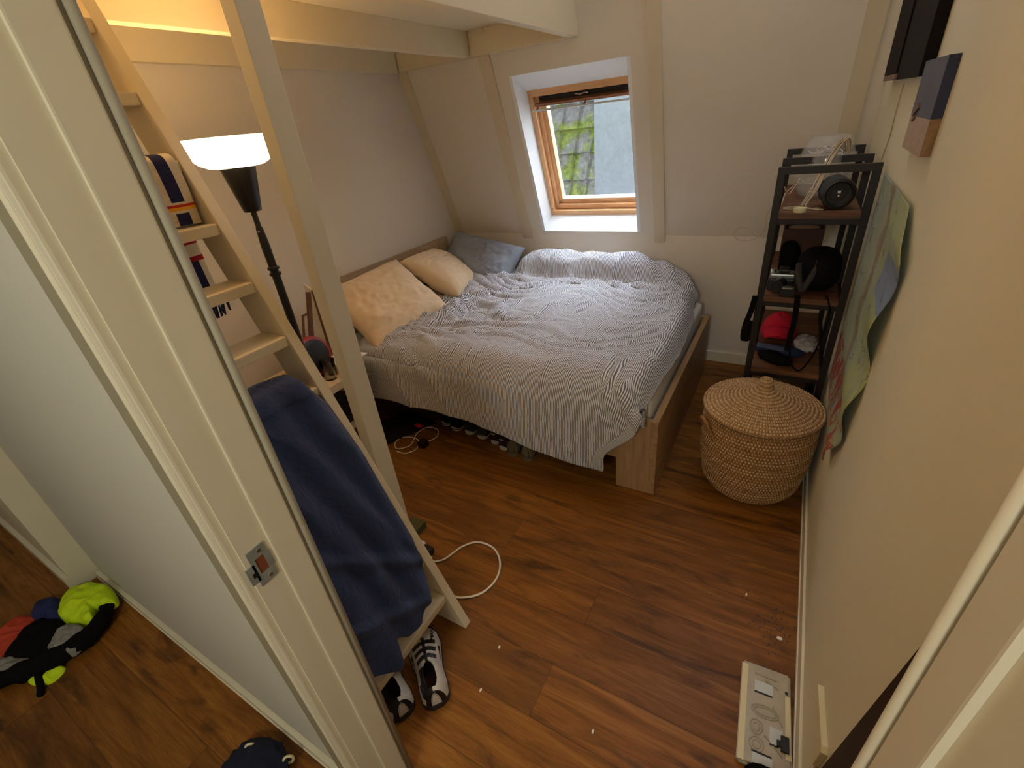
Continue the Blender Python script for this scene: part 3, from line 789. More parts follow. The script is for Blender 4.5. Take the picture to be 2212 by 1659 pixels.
MB().grid(blf, 110, 320, mi=lambda u, v: (bl_idx_front if v < 0.52 else bl_idx_back)(0.357 + (0.372 + 0.036 * smoothstep(0.60, 0.72, v)) * u, cp[min(int(v * (len(cp) - 1)), len(cp) - 1)].z)).build(
    'blanket_cloth', [mat('wool_cream', C255(206, 190, 160), 0.95, var=0.08, vscale=60, bump=0.4, bscale=150, bdist=0.002), mat('wool_navy', C255(26, 28, 66), 0.95), mat('wool_black', C255(26, 18, 20), 0.95), mat('wool_red', C255(150, 22, 30), 0.95), mat('wool_scarlet', C255(190, 40, 24), 0.95), mat('wool_yellow', C255(224, 160, 40), 0.95)], BLK, smooth=True, solid=0.006)
m = MB()
for k in range(90):
    y = 0.37 + 0.415 * k / 89; x0 = xf(z9) - 0.135
    m.tube([(x0, y, 1.228), (x0 + random.uniform(-.004, .004), y + random.uniform(-.004, .004), 1.205), (x0 + random.uniform(-.008, .008), y + random.uniform(-.008, .008), 1.158 + random.uniform(-.010, .010))], 0.0027, 5)
o = m.build('fringe', 'navy', BLK); o['kind'] = 'stuff'

# dark red and black strap hanging behind the lower treads (seen next to the jamb)
single(MB().grid(lambda u, v: (-1.44 + 0.004 * math.sin(v * 8), 0.60 + 0.035 * u - 0.01 * v, 1.05 - 0.16 * v), 6, 20, mi=lambda u, v: 1 if (v > 0.85 or v < 0.15) else 0), 'hanging_strap', ['blackfab', 'red'], 'narrow black and red strap hanging behind the ladder treads', 'strap', solid=0.003)

# ------------------------------------------------------------------ bedside table and what stands on it
NS = thing('bedside_table', (-2.12, 1.40, 0), 'small pale bedside table between the ladder and the bed', 'table')
TX0, TX1, TY0, TY1, TZ = -2.36, -1.915, 1.17, 1.49, 0.53
MB().box((TX0, TY0, TZ - 0.045), (TX1, TY1, TZ), 0.003).build('table_top', 'paleoak' if 'paleoak' in M else M.setdefault('paleoak', m_oak('pale_birch', C255(196, 168, 132), C255(216, 192, 158), 0)), NS)
for a, b in ((TX0, TY0), (TX1 - 0.045, TY0), (TX0, TY1 - 0.045), (TX1 - 0.045, TY1 - 0.045)):
    MB().box((a, b, 0), (a + 0.045, b + 0.045, TZ - 0.045), 0.002).build('leg', 'paleoak', NS)
MB().box((TX0 + 0.045, TY0 + 0.045, 0.2), (TX1 - 0.045, TY1 - 0.045, 0.218)).build('shelf', 'paleoak', NS)
single(MB().box((-2.28, 1.23, 0.219), (-2.0, 1.42, 0.40), 0.01), 'storage_box', 'black', 'black box on the lower shelf of the bedside table', 'box')
# round red heater-like speaker
RS = thing('table_appliance', (-2.12, 1.36, TZ), 'round red table appliance with a black mesh face on the bedside table', 'appliance')
mt_ = Matrix.Translation((-2.085, 1.325, 0.652)) @ Matrix.Rotation(math.radians(4), 4, 'Z') @ Matrix.Rotation(math.radians(78), 4, 'Y') @ Matrix.Scale(1.16, 4)
MB().lathe([(0.0, -0.07), (0.05, -0.065), (0.082, -0.04), (0.093, 0.0), (0.090, 0.03), (0.084, 0.036), (0.0, 0.036)], (0, 0, 0), 40, mtx=mt_).build('housing', 'redpl', RS, auto=50)
MB().lathe([(0.0, 0.043), (0.05, 0.042), (0.074, 0.038), (0.078, 0.034)], (0, 0, 0), 40, mtx=mt_).build('mesh_front', 'black', RS, smooth=True)
MB().lathe([(0.055, 0.0005), (0.055, 0.008), (0.03, 0.02), (0.022, 0.05)], (-2.10, 1.33, TZ), 32).build('foot', 'redgl', RS, auto=40)
# drinking glass
def tumbler(name, x, y, z, r, h, label):
    m = MB().lathe([(0.0, 0.0), (r * 0.85, 0.0), (r, h), (r - 0.003, h), (r * 0.85 - 0.003, 0.008), (0.0, 0.008)], (x, y, z), 32)
    return single(m, name, 'thinplastic', label, 'glass', smooth=True)
tumbler('drinking_glass', -1.985, 1.335, TZ + 0.0005, 0.035, 0.11, 'clear drinking glass beside the red appliance on the bedside table')
tumbler('drinking_glass', -2.02, 1.375, TZ + 0.0005, 0.03, 0.09, 'smaller clear glass behind the taller drinking glass')
bk = thing('paper_stack', (-2.0, 1.45, TZ), 'stack of papers and a booklet at the bed side of the bedside table', 'papers')
MB().box((-2.10, 1.40, TZ + 0.0005), (-1.925, 1.485, TZ + 0.05), 0.002).build('books', 'cream', bk)
MB().quadprism([(-2.12, 1.39, TZ + 0.051), (-1.92, 1.42, TZ + 0.051), (-1.935, 1.565, TZ + 0.051), (-2.13, 1.54, TZ + 0.051)], (0, 0, 0.004)).build('booklet', 'paper', bk)
# table mirror in a thin wooden frame with a small bracket arm
TM = thing('table_mirror', (-2.2, 1.46, TZ), 'thin brown wooden frame with a bracket arm standing on the bedside table', 'mirror')
MB().bar((-2.10, 1.470, 0.965), (-2.12, 1.475, TZ + 0.005), 0.012, 0.02).build('frame_edge', 'brownwood', TM)
MB().quadprism([(-2.105, 1.475, 0.955), (-2.125, 1.478, TZ + 0.005), (-2.33, 1.575, TZ + 0.005), (-2.31, 1.572, 0.955)], (0.004, 0.006, 0)).build('mirror_panel', 'wall', TM)  # does not mirror; the reflected wall is put in as plain wall colour
MB().bar((-2.098, 1.440, 0.965), (-2.098, 1.374, 0.735), 0.020, 0.018, up=(1, 0, 0)).build('upright', 'brownwood', TM)
MB().bar((-2.10, 1.368, 0.862), (-2.10, 1.41, 0.862), 0.010, 0.010).bar((-2.10, 1.370, 0.866), (-2.10, 1.318, 0.70), 0.009, 0.009).build('bracket_arm', 'brownwood', TM)

# ------------------------------------------------------------------ rack in the corner
RK = thing('storage_rack', (0.085, 2.6, 0), 'tall dark metal rack with brown wooden shelves in the corner', 'shelf')
RX0, RX1 = -0.079, 0.248; P_ = 0.026; RZ = 1.362
for y in (2.20, 2.53, 2.98):
    m = MB(); 
    m.box((RX0, y, 0), (RX0 + P_, y + P_, RZ - P_), 0.001).box((RX1 - P_, y, 0), (RX1, y + P_, RZ - P_), 0.001)
    m.box((RX0, y, RZ - P_), (RX1, y + P_, RZ), 0.001)
    m.build('end_frame', 'blackmetal', RK)
SZ = [0.155, 0.495, 0.845, 1.192]
for z in SZ:
    MB().box((RX0 + P_, 2.205, z - 0.022), (RX1 - P_, 2.995, z), 0.001).build('shelf_board', 'shelfwood', RK)
    m = MB().box((RX0 + P_, 2.203, z - 0.042), (RX1 - P_, 2.223, z - 0.022), 0.001)
    m.box((RX0 + 0.004, 2.226, z - 0.042), (RX0 + 0.024, 2.98, z - 0.022), 0.001).box((RX1 - 0.024, 2.226, z - 0.042), (RX1 - 0.004, 2.98, z - 0.022), 0.001)
    m.build('shelf_support', 'blackmetal', RK)
# glass jar with cables
JR = thing('glass_jar', (0.085, 2.62, SZ[3]), 'large clear glass jar holding tangled wires on the top shelf', 'jar')
jp = [(0.0, 0.002), (0.075, 0.002), (0.098, 0.03), (0.106, 0.10), (0.104, 0.17), (0.090, 0.215), (0.070, 0.245), (0.067, 0.245), (0.086, 0.213), (0.100, 0.168), (0.102, 0.10), (0.094, 0.032), (0.072, 0.006), (0.0, 0.006)]
MB().lathe(jp, (0.085, 2.62, SZ[3]), 48).build('jar_glass', mat('hazy_clear_jar', (0.88, 0.89, 0.9), 0.08, spec=0.9, alpha=0.15), JR, smooth=True)
WR = MB()
for k in range(4):
    ps = []
    ph = random.uniform(0, 6.28)
    for i in range(26):
        a = ph + i * 0.75; rr = 0.05 + 0.028 * math.sin(i * 0.9 + k)
        ps.append((0.085 + rr * math.cos(a), 2.62 + rr * math.sin(a), SZ[3] + 0.014 + 0.19 * (i / 25) + 0.008 * math.sin(i * 2.1 + k)))
    WR.tube(catmull(ps, 4), 0.0016, 6)
single(WR, 'coiled_wire', 'cable', 'tangle of thin pale wire inside the glass jar', 'wire', smooth=True)
# twig bundle / cable bundle lying across the rails
m = MB()
for k in range(7):
    o_ = Vector((random.uniform(-.012, .012), random.uniform(-.012, .012), random.uniform(-.006, .006)))
    ps = [Vector((0.03, 2.30, SZ[3] + 0.012)), Vector((0.055, 2.34, SZ[3] + 0.06)), Vector((0.075, 2.40, SZ[3] + 0.12)), Vector((0.10, 2.47, SZ[3] + 0.185)), Vector((0.135, 2.49, SZ[3] + 0.235)), Vector((0.15, 2.50, SZ[3] + 0.19))]
    ps = [p + o_ * (1 + 0.5 * math.sin(i * 2 + k)) for i, p in enumerate(ps)]
    m.tube(catmull(ps, 6), 0.0032, 7)
single(m, 'cable_bundle', 'twine', 'bundle of beige and clear cables propped against the jar', 'cable', smooth=True)
single(MB().tube(catmull([(-0.05, 2.34, SZ[3] + 0.08), (-0.03, 2.36, SZ[3] + 0.05), (0.0, 2.42, SZ[3] + 0.10), (-0.02, 2.50, SZ[3] + 0.06), (-0.045, 2.44, SZ[3] + 0.04), (-0.05, 2.36, SZ[3] + 0.006)], 8), 0.0028, 7), 'thin_cable', 'twine', 'thin beige cable curled at the left of the glass jar', 'cable', smooth=True)
# speaker, cylinder seen from its end
SP = thing('bluetooth_speaker', (0.148, 2.32, SZ[3]), 'grey cylindrical speaker with its round black end facing out, top shelf', 'speaker')
sc = Vector((0.140, 2.275, SZ[3] + 0.058)); ax = Vector((-0.10, 1.0, 0)).normalized(); 
MB().cyl(sc, sc + ax * 0.13, 0.056, seg=40).build('speaker_body', mat('speaker_mesh', C255(50, 56, 58), 0.8, bump=0.5, bscale=260, bdist=0.002), SP, auto=40)
mq = Matrix.Translation(sc) @ (-ax).to_track_quat('Z', 'Y').to_matrix().to_4x4()
MB().lathe([(0.0, 0.002), (0.026, 0.002), (0.0265, 0.0), (0.040, 0.001), (0.046, 0.007), (0.055, 0.005), (0.0575, -0.004)], (0, 0, 0), 40, mtx=mq).build('end_cap', 'black', SP, auto=40)
m = MB().quadprism([mq @ Vector(p) for p in ((-0.0045, 0.003, 0.0022), (0.0045, 0.003, 0.0022), (0.006, 0.013, 0.0022), (-0.006, 0.013, 0.0022))], -ax * 0.001)
m.cyl(mq @ Vector((0, -0.006, 0.0022)), mq @ Vector((0, -0.006, 0.0034)), 0.0032, seg=14)
m.build('white_mark', 'paper', SP)
single(MB().tube(catmull([(0.09, 2.29, SZ[3] + 0.004), (0.02, 2.27, SZ[3] + 0.004), (-0.035, 2.285, SZ[3] + 0.004), (-0.03, 2.315, SZ[3] + 0.004), (0.03, 2.30, SZ[3] + 0.007), (0.07, 2.265, SZ[3] + 0.004), (0.10, 2.262, SZ[3] + 0.004)], 8), 0.0026, 7), 'cable_loop', 'twine', 'looped beige cable lying in front of the jar on the top shelf', 'cable', smooth=True)
CN = thing('tea_light', (0.020, 2.232, SZ[3]), 'small round pale tea light tin on the top shelf', 'candle')
MB().lathe([(0.0, 0.0005), (0.023, 0.0005), (0.024, 0.016), (0.022, 0.016), (0.021, 0.013), (0.0, 0.013)], (0.020, 2.235, SZ[3]), 32).build('tin', 'cream', CN, auto=40)
# wooden box with an oval grip
WB = thing('wooden_box', (0.06, 2.86, SZ[2]), 'dark brown wooden box with an oval cut-out standing at the back of the second shelf', 'box')
bx0, bx1, by0, by1, bz = -0.03, 0.15, 2.78, 2.94, SZ[2] + 0.175
m = MB().box((bx0, by0, SZ[2] + 0.0005), (bx1, by0 + 0.01, bz - 0.01)).box((bx0, by1 - 0.01, SZ[2] + 0.0005), (bx1, by1, bz)).box((bx0, by0, SZ[2] + 0.0005), (bx0 + 0.01, by1, bz)).box((bx1 - 0.01, by0, SZ[2] + 0.0005), (bx1, by1, bz)).box((bx0, by0, SZ[2] + 0.0005), (bx1, by1, SZ[2] + 0.01))
m.build('box_body', 'crate', WB)
MB().lathe([(0.0, 0), (0.055, 0), (0.058, 0.004), (0.0, 0.004)], (0, 0, 0), 32, mtx=Matrix.Translation((0.06, 2.86, bz - 0.02)) @ Matrix.Diagonal((1.25, 1.0, 1, 1))).build('oval_lid', 'twine', WB)
# fluffy black microphone cover
m = MB()
c = Vector((0.015, 2.62, SZ[2] + 0.10))
m.lathe([(0.0, 0.0), (0.035, 0.0), (0.040, 0.03), (0.042, 0.09), (0.038, 0.12), (0.02, 0.14), (0.0, 0.145)], (c.x, c.y, SZ[2] + 0.001), 28)
for v in m.bm.verts: v.co += Vector((nz(v.co.x * 60, v.co.y * 60, v.co.z * 60), nz(v.co.z * 60, v.co.x * 60, 3), 0)) * 0.012
single(m, 'furry_windshield', 'blackfab', 'furry black microphone cover standing behind the camera', 'microphone cover', smooth=True)
# camera
CM = thing('film_camera', (-0.01, 2.33, SZ[2]), 'black and silver film camera lying on its back on the second shelf', 'camera')
MB().box((-0.050, 2.29, SZ[2] + 0.0005), (0.055, 2.37, SZ[2] + 0.055), 0.008).build('body_shell', 'black', CM)
MB().box((-0.046, 2.295, SZ[2] + 0.055), (0.052, 2.365, SZ[2] + 0.075), 0.006).build('top_plate', 'silver', CM)
MB().box((-0.012, 2.30, SZ[2] + 0.075), (0.028, 2.36, SZ[2] + 0.095), 0.007).build('prism_hump', 'black', CM)
MB().cyl((-0.035, 2.33, SZ[2] + 0.075), (-0.035, 2.33, SZ[2] + 0.088), 0.011, seg=24).build('dial', 'chrome', CM)
MB().cyl((0.0, 2.29, SZ[2] + 0.035), (-0.012, 2.235, SZ[2] + 0.038), 0.029, 0.026, seg=32).build('lens_barrel', 'black', CM, auto=40)
MB().cyl((-0.012, 2.236, SZ[2] + 0.038), (-0.0125, 2.234, SZ[2] + 0.038), 0.020, seg=32).build('lens_glass', 'redgl' if 0 else 'glass', CM)
BP = thing('battery_charger', (0.035, 2.232, SZ[2]), 'small black plastic charger at the front edge of the second shelf', 'charger')
MB().box((0.006, 2.212, SZ[2] + 0.0005), (0.062, 2.232, SZ[2] + 0.045), 0.004).build('charger_body', 'black', BP)
MB().box((0.012, 2.211, SZ[2] + 0.036), (0.050, 2.2125, SZ[2] + 0.043)).build('silver_strip', 'silver', BP)
# black bag, rounded
CB = thing('camera_bag', (0.145, 2.36, SZ[2]), 'bulky black camera bag with grey lining on the second shelf', 'bag')
def bag(u, v):
    a = u * 2 * PI; ph = (v - 0.5) * PI
    cx, cy, cz = 0.136, 2.375, SZ[2] + 0.0865
    r = 1 + 0.06 * nz(math.cos(a) * 2, math.sin(a) * 2, v * 3)
    e = 0.7
    sg = lambda q: (1 if q >= 0 else -1) * abs(q) ** e
    return (cx + 0.084 * r * sg(math.cos(a)) * max(0.02, math.cos(ph)) ** 0.7, cy + 0.135 * r * sg(math.sin(a)) * max(0.02, math.cos(ph)) ** 0.7, cz + 0.085 * math.sin(ph))
MB().grid(bag, 48, 26, closeu=True).build('bag_body', 'blackfab', CB, smooth=True)
m = MB().tube(catmull([(0.058, 2.30, SZ[2] + 0.12), (0.063, 2.255, SZ[2] + 0.09), (0.075, 2.235, SZ[2] + 0.05), (0.085, 2.232, SZ[2] + 0.03), (0.10, 2.240, SZ[2] + 0.06), (0.115, 2.252, SZ[2] + 0.10), (0.12, 2.28, SZ[2] + 0.14)], 8), 0.013, 10)
m.build('grey_flap', 'greyfab', CB, smooth=True)
m = MB().grid(lambda u, v: (0.062 + 0.022 * u + 0.004 * math.sin(v * 5) + 0.01 * v, 2.197 - 0.004 * math.sin(v * 3), SZ[2] + 0.02 - 0.26 * v + 0.02 * 0), 4, 24)
m.build('hanging_strap_band', 'blackfab', CB, solid=0.002)
MB().tube(catmull([(0.085, 2.195, SZ[2] - 0.22), (0.10, 2.205, SZ[1] + 0.05), (0.14, 2.215, SZ[1] + 0.006), (0.175, 2.25, SZ[1] + 0.05), (0.19, 2.197, SZ[1] + 0.16), (0.20, 2.197, SZ[2] - 0.05), (0.175, 2.215, SZ[2] + 0.02)], 8), 0.0035, 8).build('thin_strap', 'blackfab', CB, smooth=True)
# red cap, plastic bag, navy pouch, black pouch on third shelf
RC = thing('baseball_cap', (0.03, 2.62, SZ[1]), 'bright red cloth cap at the back of the third shelf', 'cap')
def dome(cx, cy, cz, a, b, h, sd):
    def g(u, v):
        an = u * 2 * PI; ph = v * PI / 2
        r = 1 + 0.09 * nz(math.cos(an) * 2 + sd, math.sin(an) * 2, v * 2)
        return (cx + a * r * math.cos(an) * math.cos(ph), cy + b * r * math.sin(an) * math.cos(ph), cz + h * math.sin(ph) * (1 + 0.15 * nz(an, v * 3, sd)))
    return g
MB().grid(dome(0.035, 2.66, SZ[1] + 0.001, 0.085, 0.09, 0.11, 2), 40, 16, closeu=True).build('crown', 'red', RC, smooth=True)
MB().grid(lambda u, v: (0.035 + (u - 0.5) * 0.15 * (1 - 0.25 * v * v), 2.585 - 0.085 * v + 0.10 * (u - 0.5) ** 2, SZ[1] + 0.062 - 0.02 * v - 0.12 * (u - 0.5) ** 2), 16, 8).build('peak', 'red', RC, smooth=True, solid=0.004)
def cloth(cx, cy, cz, a, b, h, sd, amp):
    def g(u, v):
        an = u * 2 * PI; ph = (v - 0.5) * PI
        d = Vector((math.cos(an) * math.cos(ph), math.sin(an) * math.cos(ph), math.sin(ph)))
        q = 1 + amp * 0.5 * N.noise(Vector((d.x, d.y, 0)) * 1.6 + Vector((sd, 0, 0)))
        f = 1 - abs(N.noise(Vector((d.x * 2.4 + d.y * 1.5, d.y * 1.0 - d.x, sd)))) * 3.0
        f2 = 1 - abs(N.noise(Vector((d.x * 5.5, d.y * 4, sd + 5)))) * 3.0
        z = cz + h * 0.5 + d.z * h * 0.8 + (f * 0.013 + f2 * 0.006) * max(0, d.z) ** 0.5
        return (cx + a * d.x * q, cy + b * d.y * q, max(cz, z))
    return g
def crumple(cx, cy, cz, a, b, h, sd, amp=0.25, n=36):
    def g(u, v):
        an = u * 2 * PI; ph = (v - 0.5) * PI
        d = Vector((math.cos(an) * math.cos(ph), math.sin(an) * math.cos(ph), math.sin(ph)))
        q = 1 + amp * (0.5 - abs(N.noise(d * 2.1 + Vector((sd, 0, 0))))) + amp * 0.5 * N.noise(d * 5 + Vector((0, sd, 0)))
        z = cz + h + d.z * h * q
        return (cx + a * d.x * q, cy + b * d.y * q, max(cz, z))
    return g
single(MB().grid(crumple(0.165, 2.50, SZ[1] + 0.002, 0.045, 0.085, 0.022, 5, 0.5), 40, 24, closeu=True), 'plastic_bag', mat('frosted_bag', C255(190, 186, 190), 0.2, spec=0.7, var=0.2, vscale=30, alpha=0.85), 'crumpled clear plastic bag on the right of the third shelf', 'bag', smooth=True)
NP = thing('navy_pouch', (0.05, 2.36, SZ[1]), 'navy blue soft pouch lying across the third shelf', 'pouch')
MB().grid(crumple(0.050, 2.370, SZ[1] + 0.001, 0.104, 0.040, 0.024, 9, 0.12), 44, 22, closeu=True).build('pouch_body', 'navy', NP, smooth=True)
MB().grid(lambda u, v: (-0.048 + 0.12 * u, 2.340 + 0.05 * v - 0.01 * u, SZ[1] + 0.048 + 0.008 * math.sin(v * 3) - 0.006 * u), 14, 8).build('open_flap', mat('light_navy', C255(72, 84, 118), 0.85), NP, smooth=True, solid=0.004)
BC = thing('black_glove', (0.03, 2.28, SZ[1]), 'crumpled black glove in front of the navy pouch on the third shelf', 'glove')
MB().grid(lambda u, v: (Matrix.Rotation(math.radians(-32), 3, 'Z') @ (Vector(crumple(0, 0, 0, 0.075, 0.036, 0.022, 13, 0.35)(u, v)))) + Vector((0.035, 2.287, SZ[1] + 0.002)), 44, 24, closeu=True).build('glove_body', 'blackfab', BC, smooth=True)
# bottom shelf item
single(MB().box((-0.03, 2.26, SZ[0] + 0.0005), (0.19, 2.55, SZ[0] + 0.09), 0.006), 'storage_carton', mat('carton', C255(150, 124, 104), 0.8, var=0.1, vscale=10), 'brown carton on the lowest shelf behind the basket', 'box')
# camera strap hanging outside the rack, with lettering
ST = thing('camera_strap', (-0.1, 2.2, 0.63), 'black camera strap with pale lettering hanging outside the rack', 'strap')
cs = [(-0.084, 2.205, 0.85), (-0.092, 2.205, 0.78), (-0.104, 2.205, 0.72), (-0.108, 2.205, 0.66), (-0.102, 2.207, 0.632), (-0.088, 2.215, 0.64), (-0.088, 2.235, 0.72)]
cc = catmull([Vector(p) for p in cs], 8)
def stf(u, v):
    k = v * (len(cc) - 1); i = min(int(k), len(cc) - 2); p = cc[i].lerp(cc[i + 1], k - i); return (p.x - 0.012 + 0.024 * u, p.y - 0.012 + 0.0 * u, p.z)
MB().grid(stf, 4, 60).build('strap_band', 'blackfab', ST, solid=0.003)
text_on('EOS', 0.030, Matrix.Translation((-0.1075, 2.1905, 0.715)) @ Matrix.Rotation(math.radians(90), 4, 'X') @ Matrix.Rotation(math.radians(84), 4, 'Z'), 'lettering', 'greycloth', ST, 0.0004)
# thin cable loop hanging at the left of the rack
single(MB().tube(catmull([(-0.083, 2.40, 1.195), (-0.100, 2.39, 1.16), (-0.098, 2.38, 1.10), (-0.115, 2.39, 1.065), (-0.15, 2.39, 1.045), (-0.195, 2.39, 1.042), (-0.222, 2.39, 1.062), (-0.215, 2.40, 1.09), (-0.185, 2.40, 1.098), (-0.150, 2.40, 1.078), (-0.118, 2.40, 1.058), (-0.085, 2.41, 1.05)], 8), 0.0018, 7), 'hanging_cable', 'twine', 'thin pale cable hanging in a loop left of the rack', 'cable', smooth=True)
# added white tube imitating the daylit strip of wall behind the rack
single(MB().cyl((0.2552, 2.51, 0.0), (0.2552, 2.51, 1.30), 0.0062, seg=16), 'daylit_strip_tube', 'white', 'slim white tube added in place of the daylit strip of wall behind the rack', 'tube', auto=40)

# ------------------------------------------------------------------ map on right wall
def mapf(u, v):      # u: far(0) -> near(1), v: bottom(0) -> top(1)
    z = 0.50 + 0.83 * v - 0.06 * (u - 0.3) * (1 - v) + 0.0 * u
    y0 = 2.18; y1 = interp([(0, 1.62), (0.06, 1.58), (0.2, 1.50), (0.35, 1.47), (0.62, 1.45), (0.88, 1.40), (1.0, 1.555)], v)
    y1 += 0.012 * math.sin(v * 26) * (1 - v) * (1 - smoothstep(0.9, 1, v))
    y = y0 + (y1 - y0) * u
    k = u ** 2
    lift = 0.006 + k * (0.013 + 0.013 * math.sin(v * 21 + 0.6)) * (1 - 0.65 * smoothstep(0.85, 1, v)) + 0.006 * math.sin(v * 11 + u * 6) * u * (1 - smoothstep(0.9, 1, v))
    if v > 0.95: z -= 0.03 * (u - 0.5) * 0
    return (XR - lift, y, z)
single(MB().grid(mapf, 50, 110, uv=lambda u, v: (u * 0.7, v)), 'wall_map', 'map', 'curling printed green and brown map on the right wall beside the rack', 'map', smooth=True, solid=0.0012)

# black panel and canvas on the right wall
BPn = thing('wall_mounted_screen', (XR, 2.25, 1.62), 'black flat panel hung high on the right wall', 'screen')
MB().box((XR - 0.03, 1.855, 1.612), (XR, 2.325, 2.35), 0.002).build('panel', 'darkpanel', BPn)
MB().box((XR - 0.035, 2.335, 1.632), (XR, 2.70, 2.35), 0.002).build('side_panel', 'darkpanel', BPn)
MB().box((XR - 0.035, 2.335, 1.614), (XR, 2.70, 1.631), 0.002).build('lower_edge', mat('taupe_edge', C255(120, 96, 84), 0.7), BPn)
single(MB().tube(catmull([(XR - 0.004, 2.33, 1.60), (XR - 0.006, 2.32, 1.52), (XR - 0.004, 2.33, 1.44), (XR - 0.006, 2.36, 1.36), (XR - 0.008, 2.37, 1.25)], 6), 0.0022, 7), 'screen_cable', 'twine', 'thin cable running down the wall from the black panel', 'cable', smooth=True)
PC = thing('canvas_picture', (XR, 1.7, 1.44), 'small canvas, dusk blue above and sandy grey below, on the right wall', 'picture')
cxx = XR - 0.022
MB().box((cxx, 1.555, 1.520), (XR, 1.850, 1.645), 0.001).build('blue_half', ['bluepaint'], PC)
MB().box((cxx, 1.555, 1.440), (XR, 1.850, 1.5195), 0.001).build('sand_half', ['sandpaint'], PC)
MB().box((cxx + 0.0005, 1.5545, 1.5205), (XR, 1.5552, 1.6445)).build('blue_edge', 'bluedark', PC)
MB().box((cxx + 0.0005, 1.5545, 1.4405), (XR, 1.5552, 1.519)).build('tan_edge', 'tanpaint', PC)
MB().bar((cxx - 0.002, 1.80, 1.525), (cxx - 0.002, 1.74, 1.545), 0.004, 0.012).bar((cxx - 0.002, 1.79, 1.512), (cxx - 0.002, 1.76, 1.52), 0.004, 0.01).build('painted_boat', 'brownwood', PC)

# white bracket low on the right wall
WBk = thing('door_stop_block', (XR, 0.77, 0.24), 'slim cream wedge fixed low on the right wall', 'wall bracket')
MB().prism([(0.862, 0.322), (0.862, 0.300), (0.70, 0.262), (0.690, 0.345), (0.705, 0.352)], 0, XR - 0.014, XR, 0.003).build('block', 'cream', WBk)
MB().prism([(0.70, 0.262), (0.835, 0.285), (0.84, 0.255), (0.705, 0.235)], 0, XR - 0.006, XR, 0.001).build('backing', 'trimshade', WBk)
# dark board edge visible between the wall and the door frame
single(MB().quadprism([(0.2605, 0.566, 0.969), (0.2605, 0.72, 0.0), (0.2605, 0.45, 0.0), (0.2605, 0.45, 0.969)], (-0.008, 0, 0)), 'leaning_panel', mat('dark_brown_board', C255(40, 26, 20), 0.6), 'dark brown board leaning on the right wall just inside the doorway', 'board')

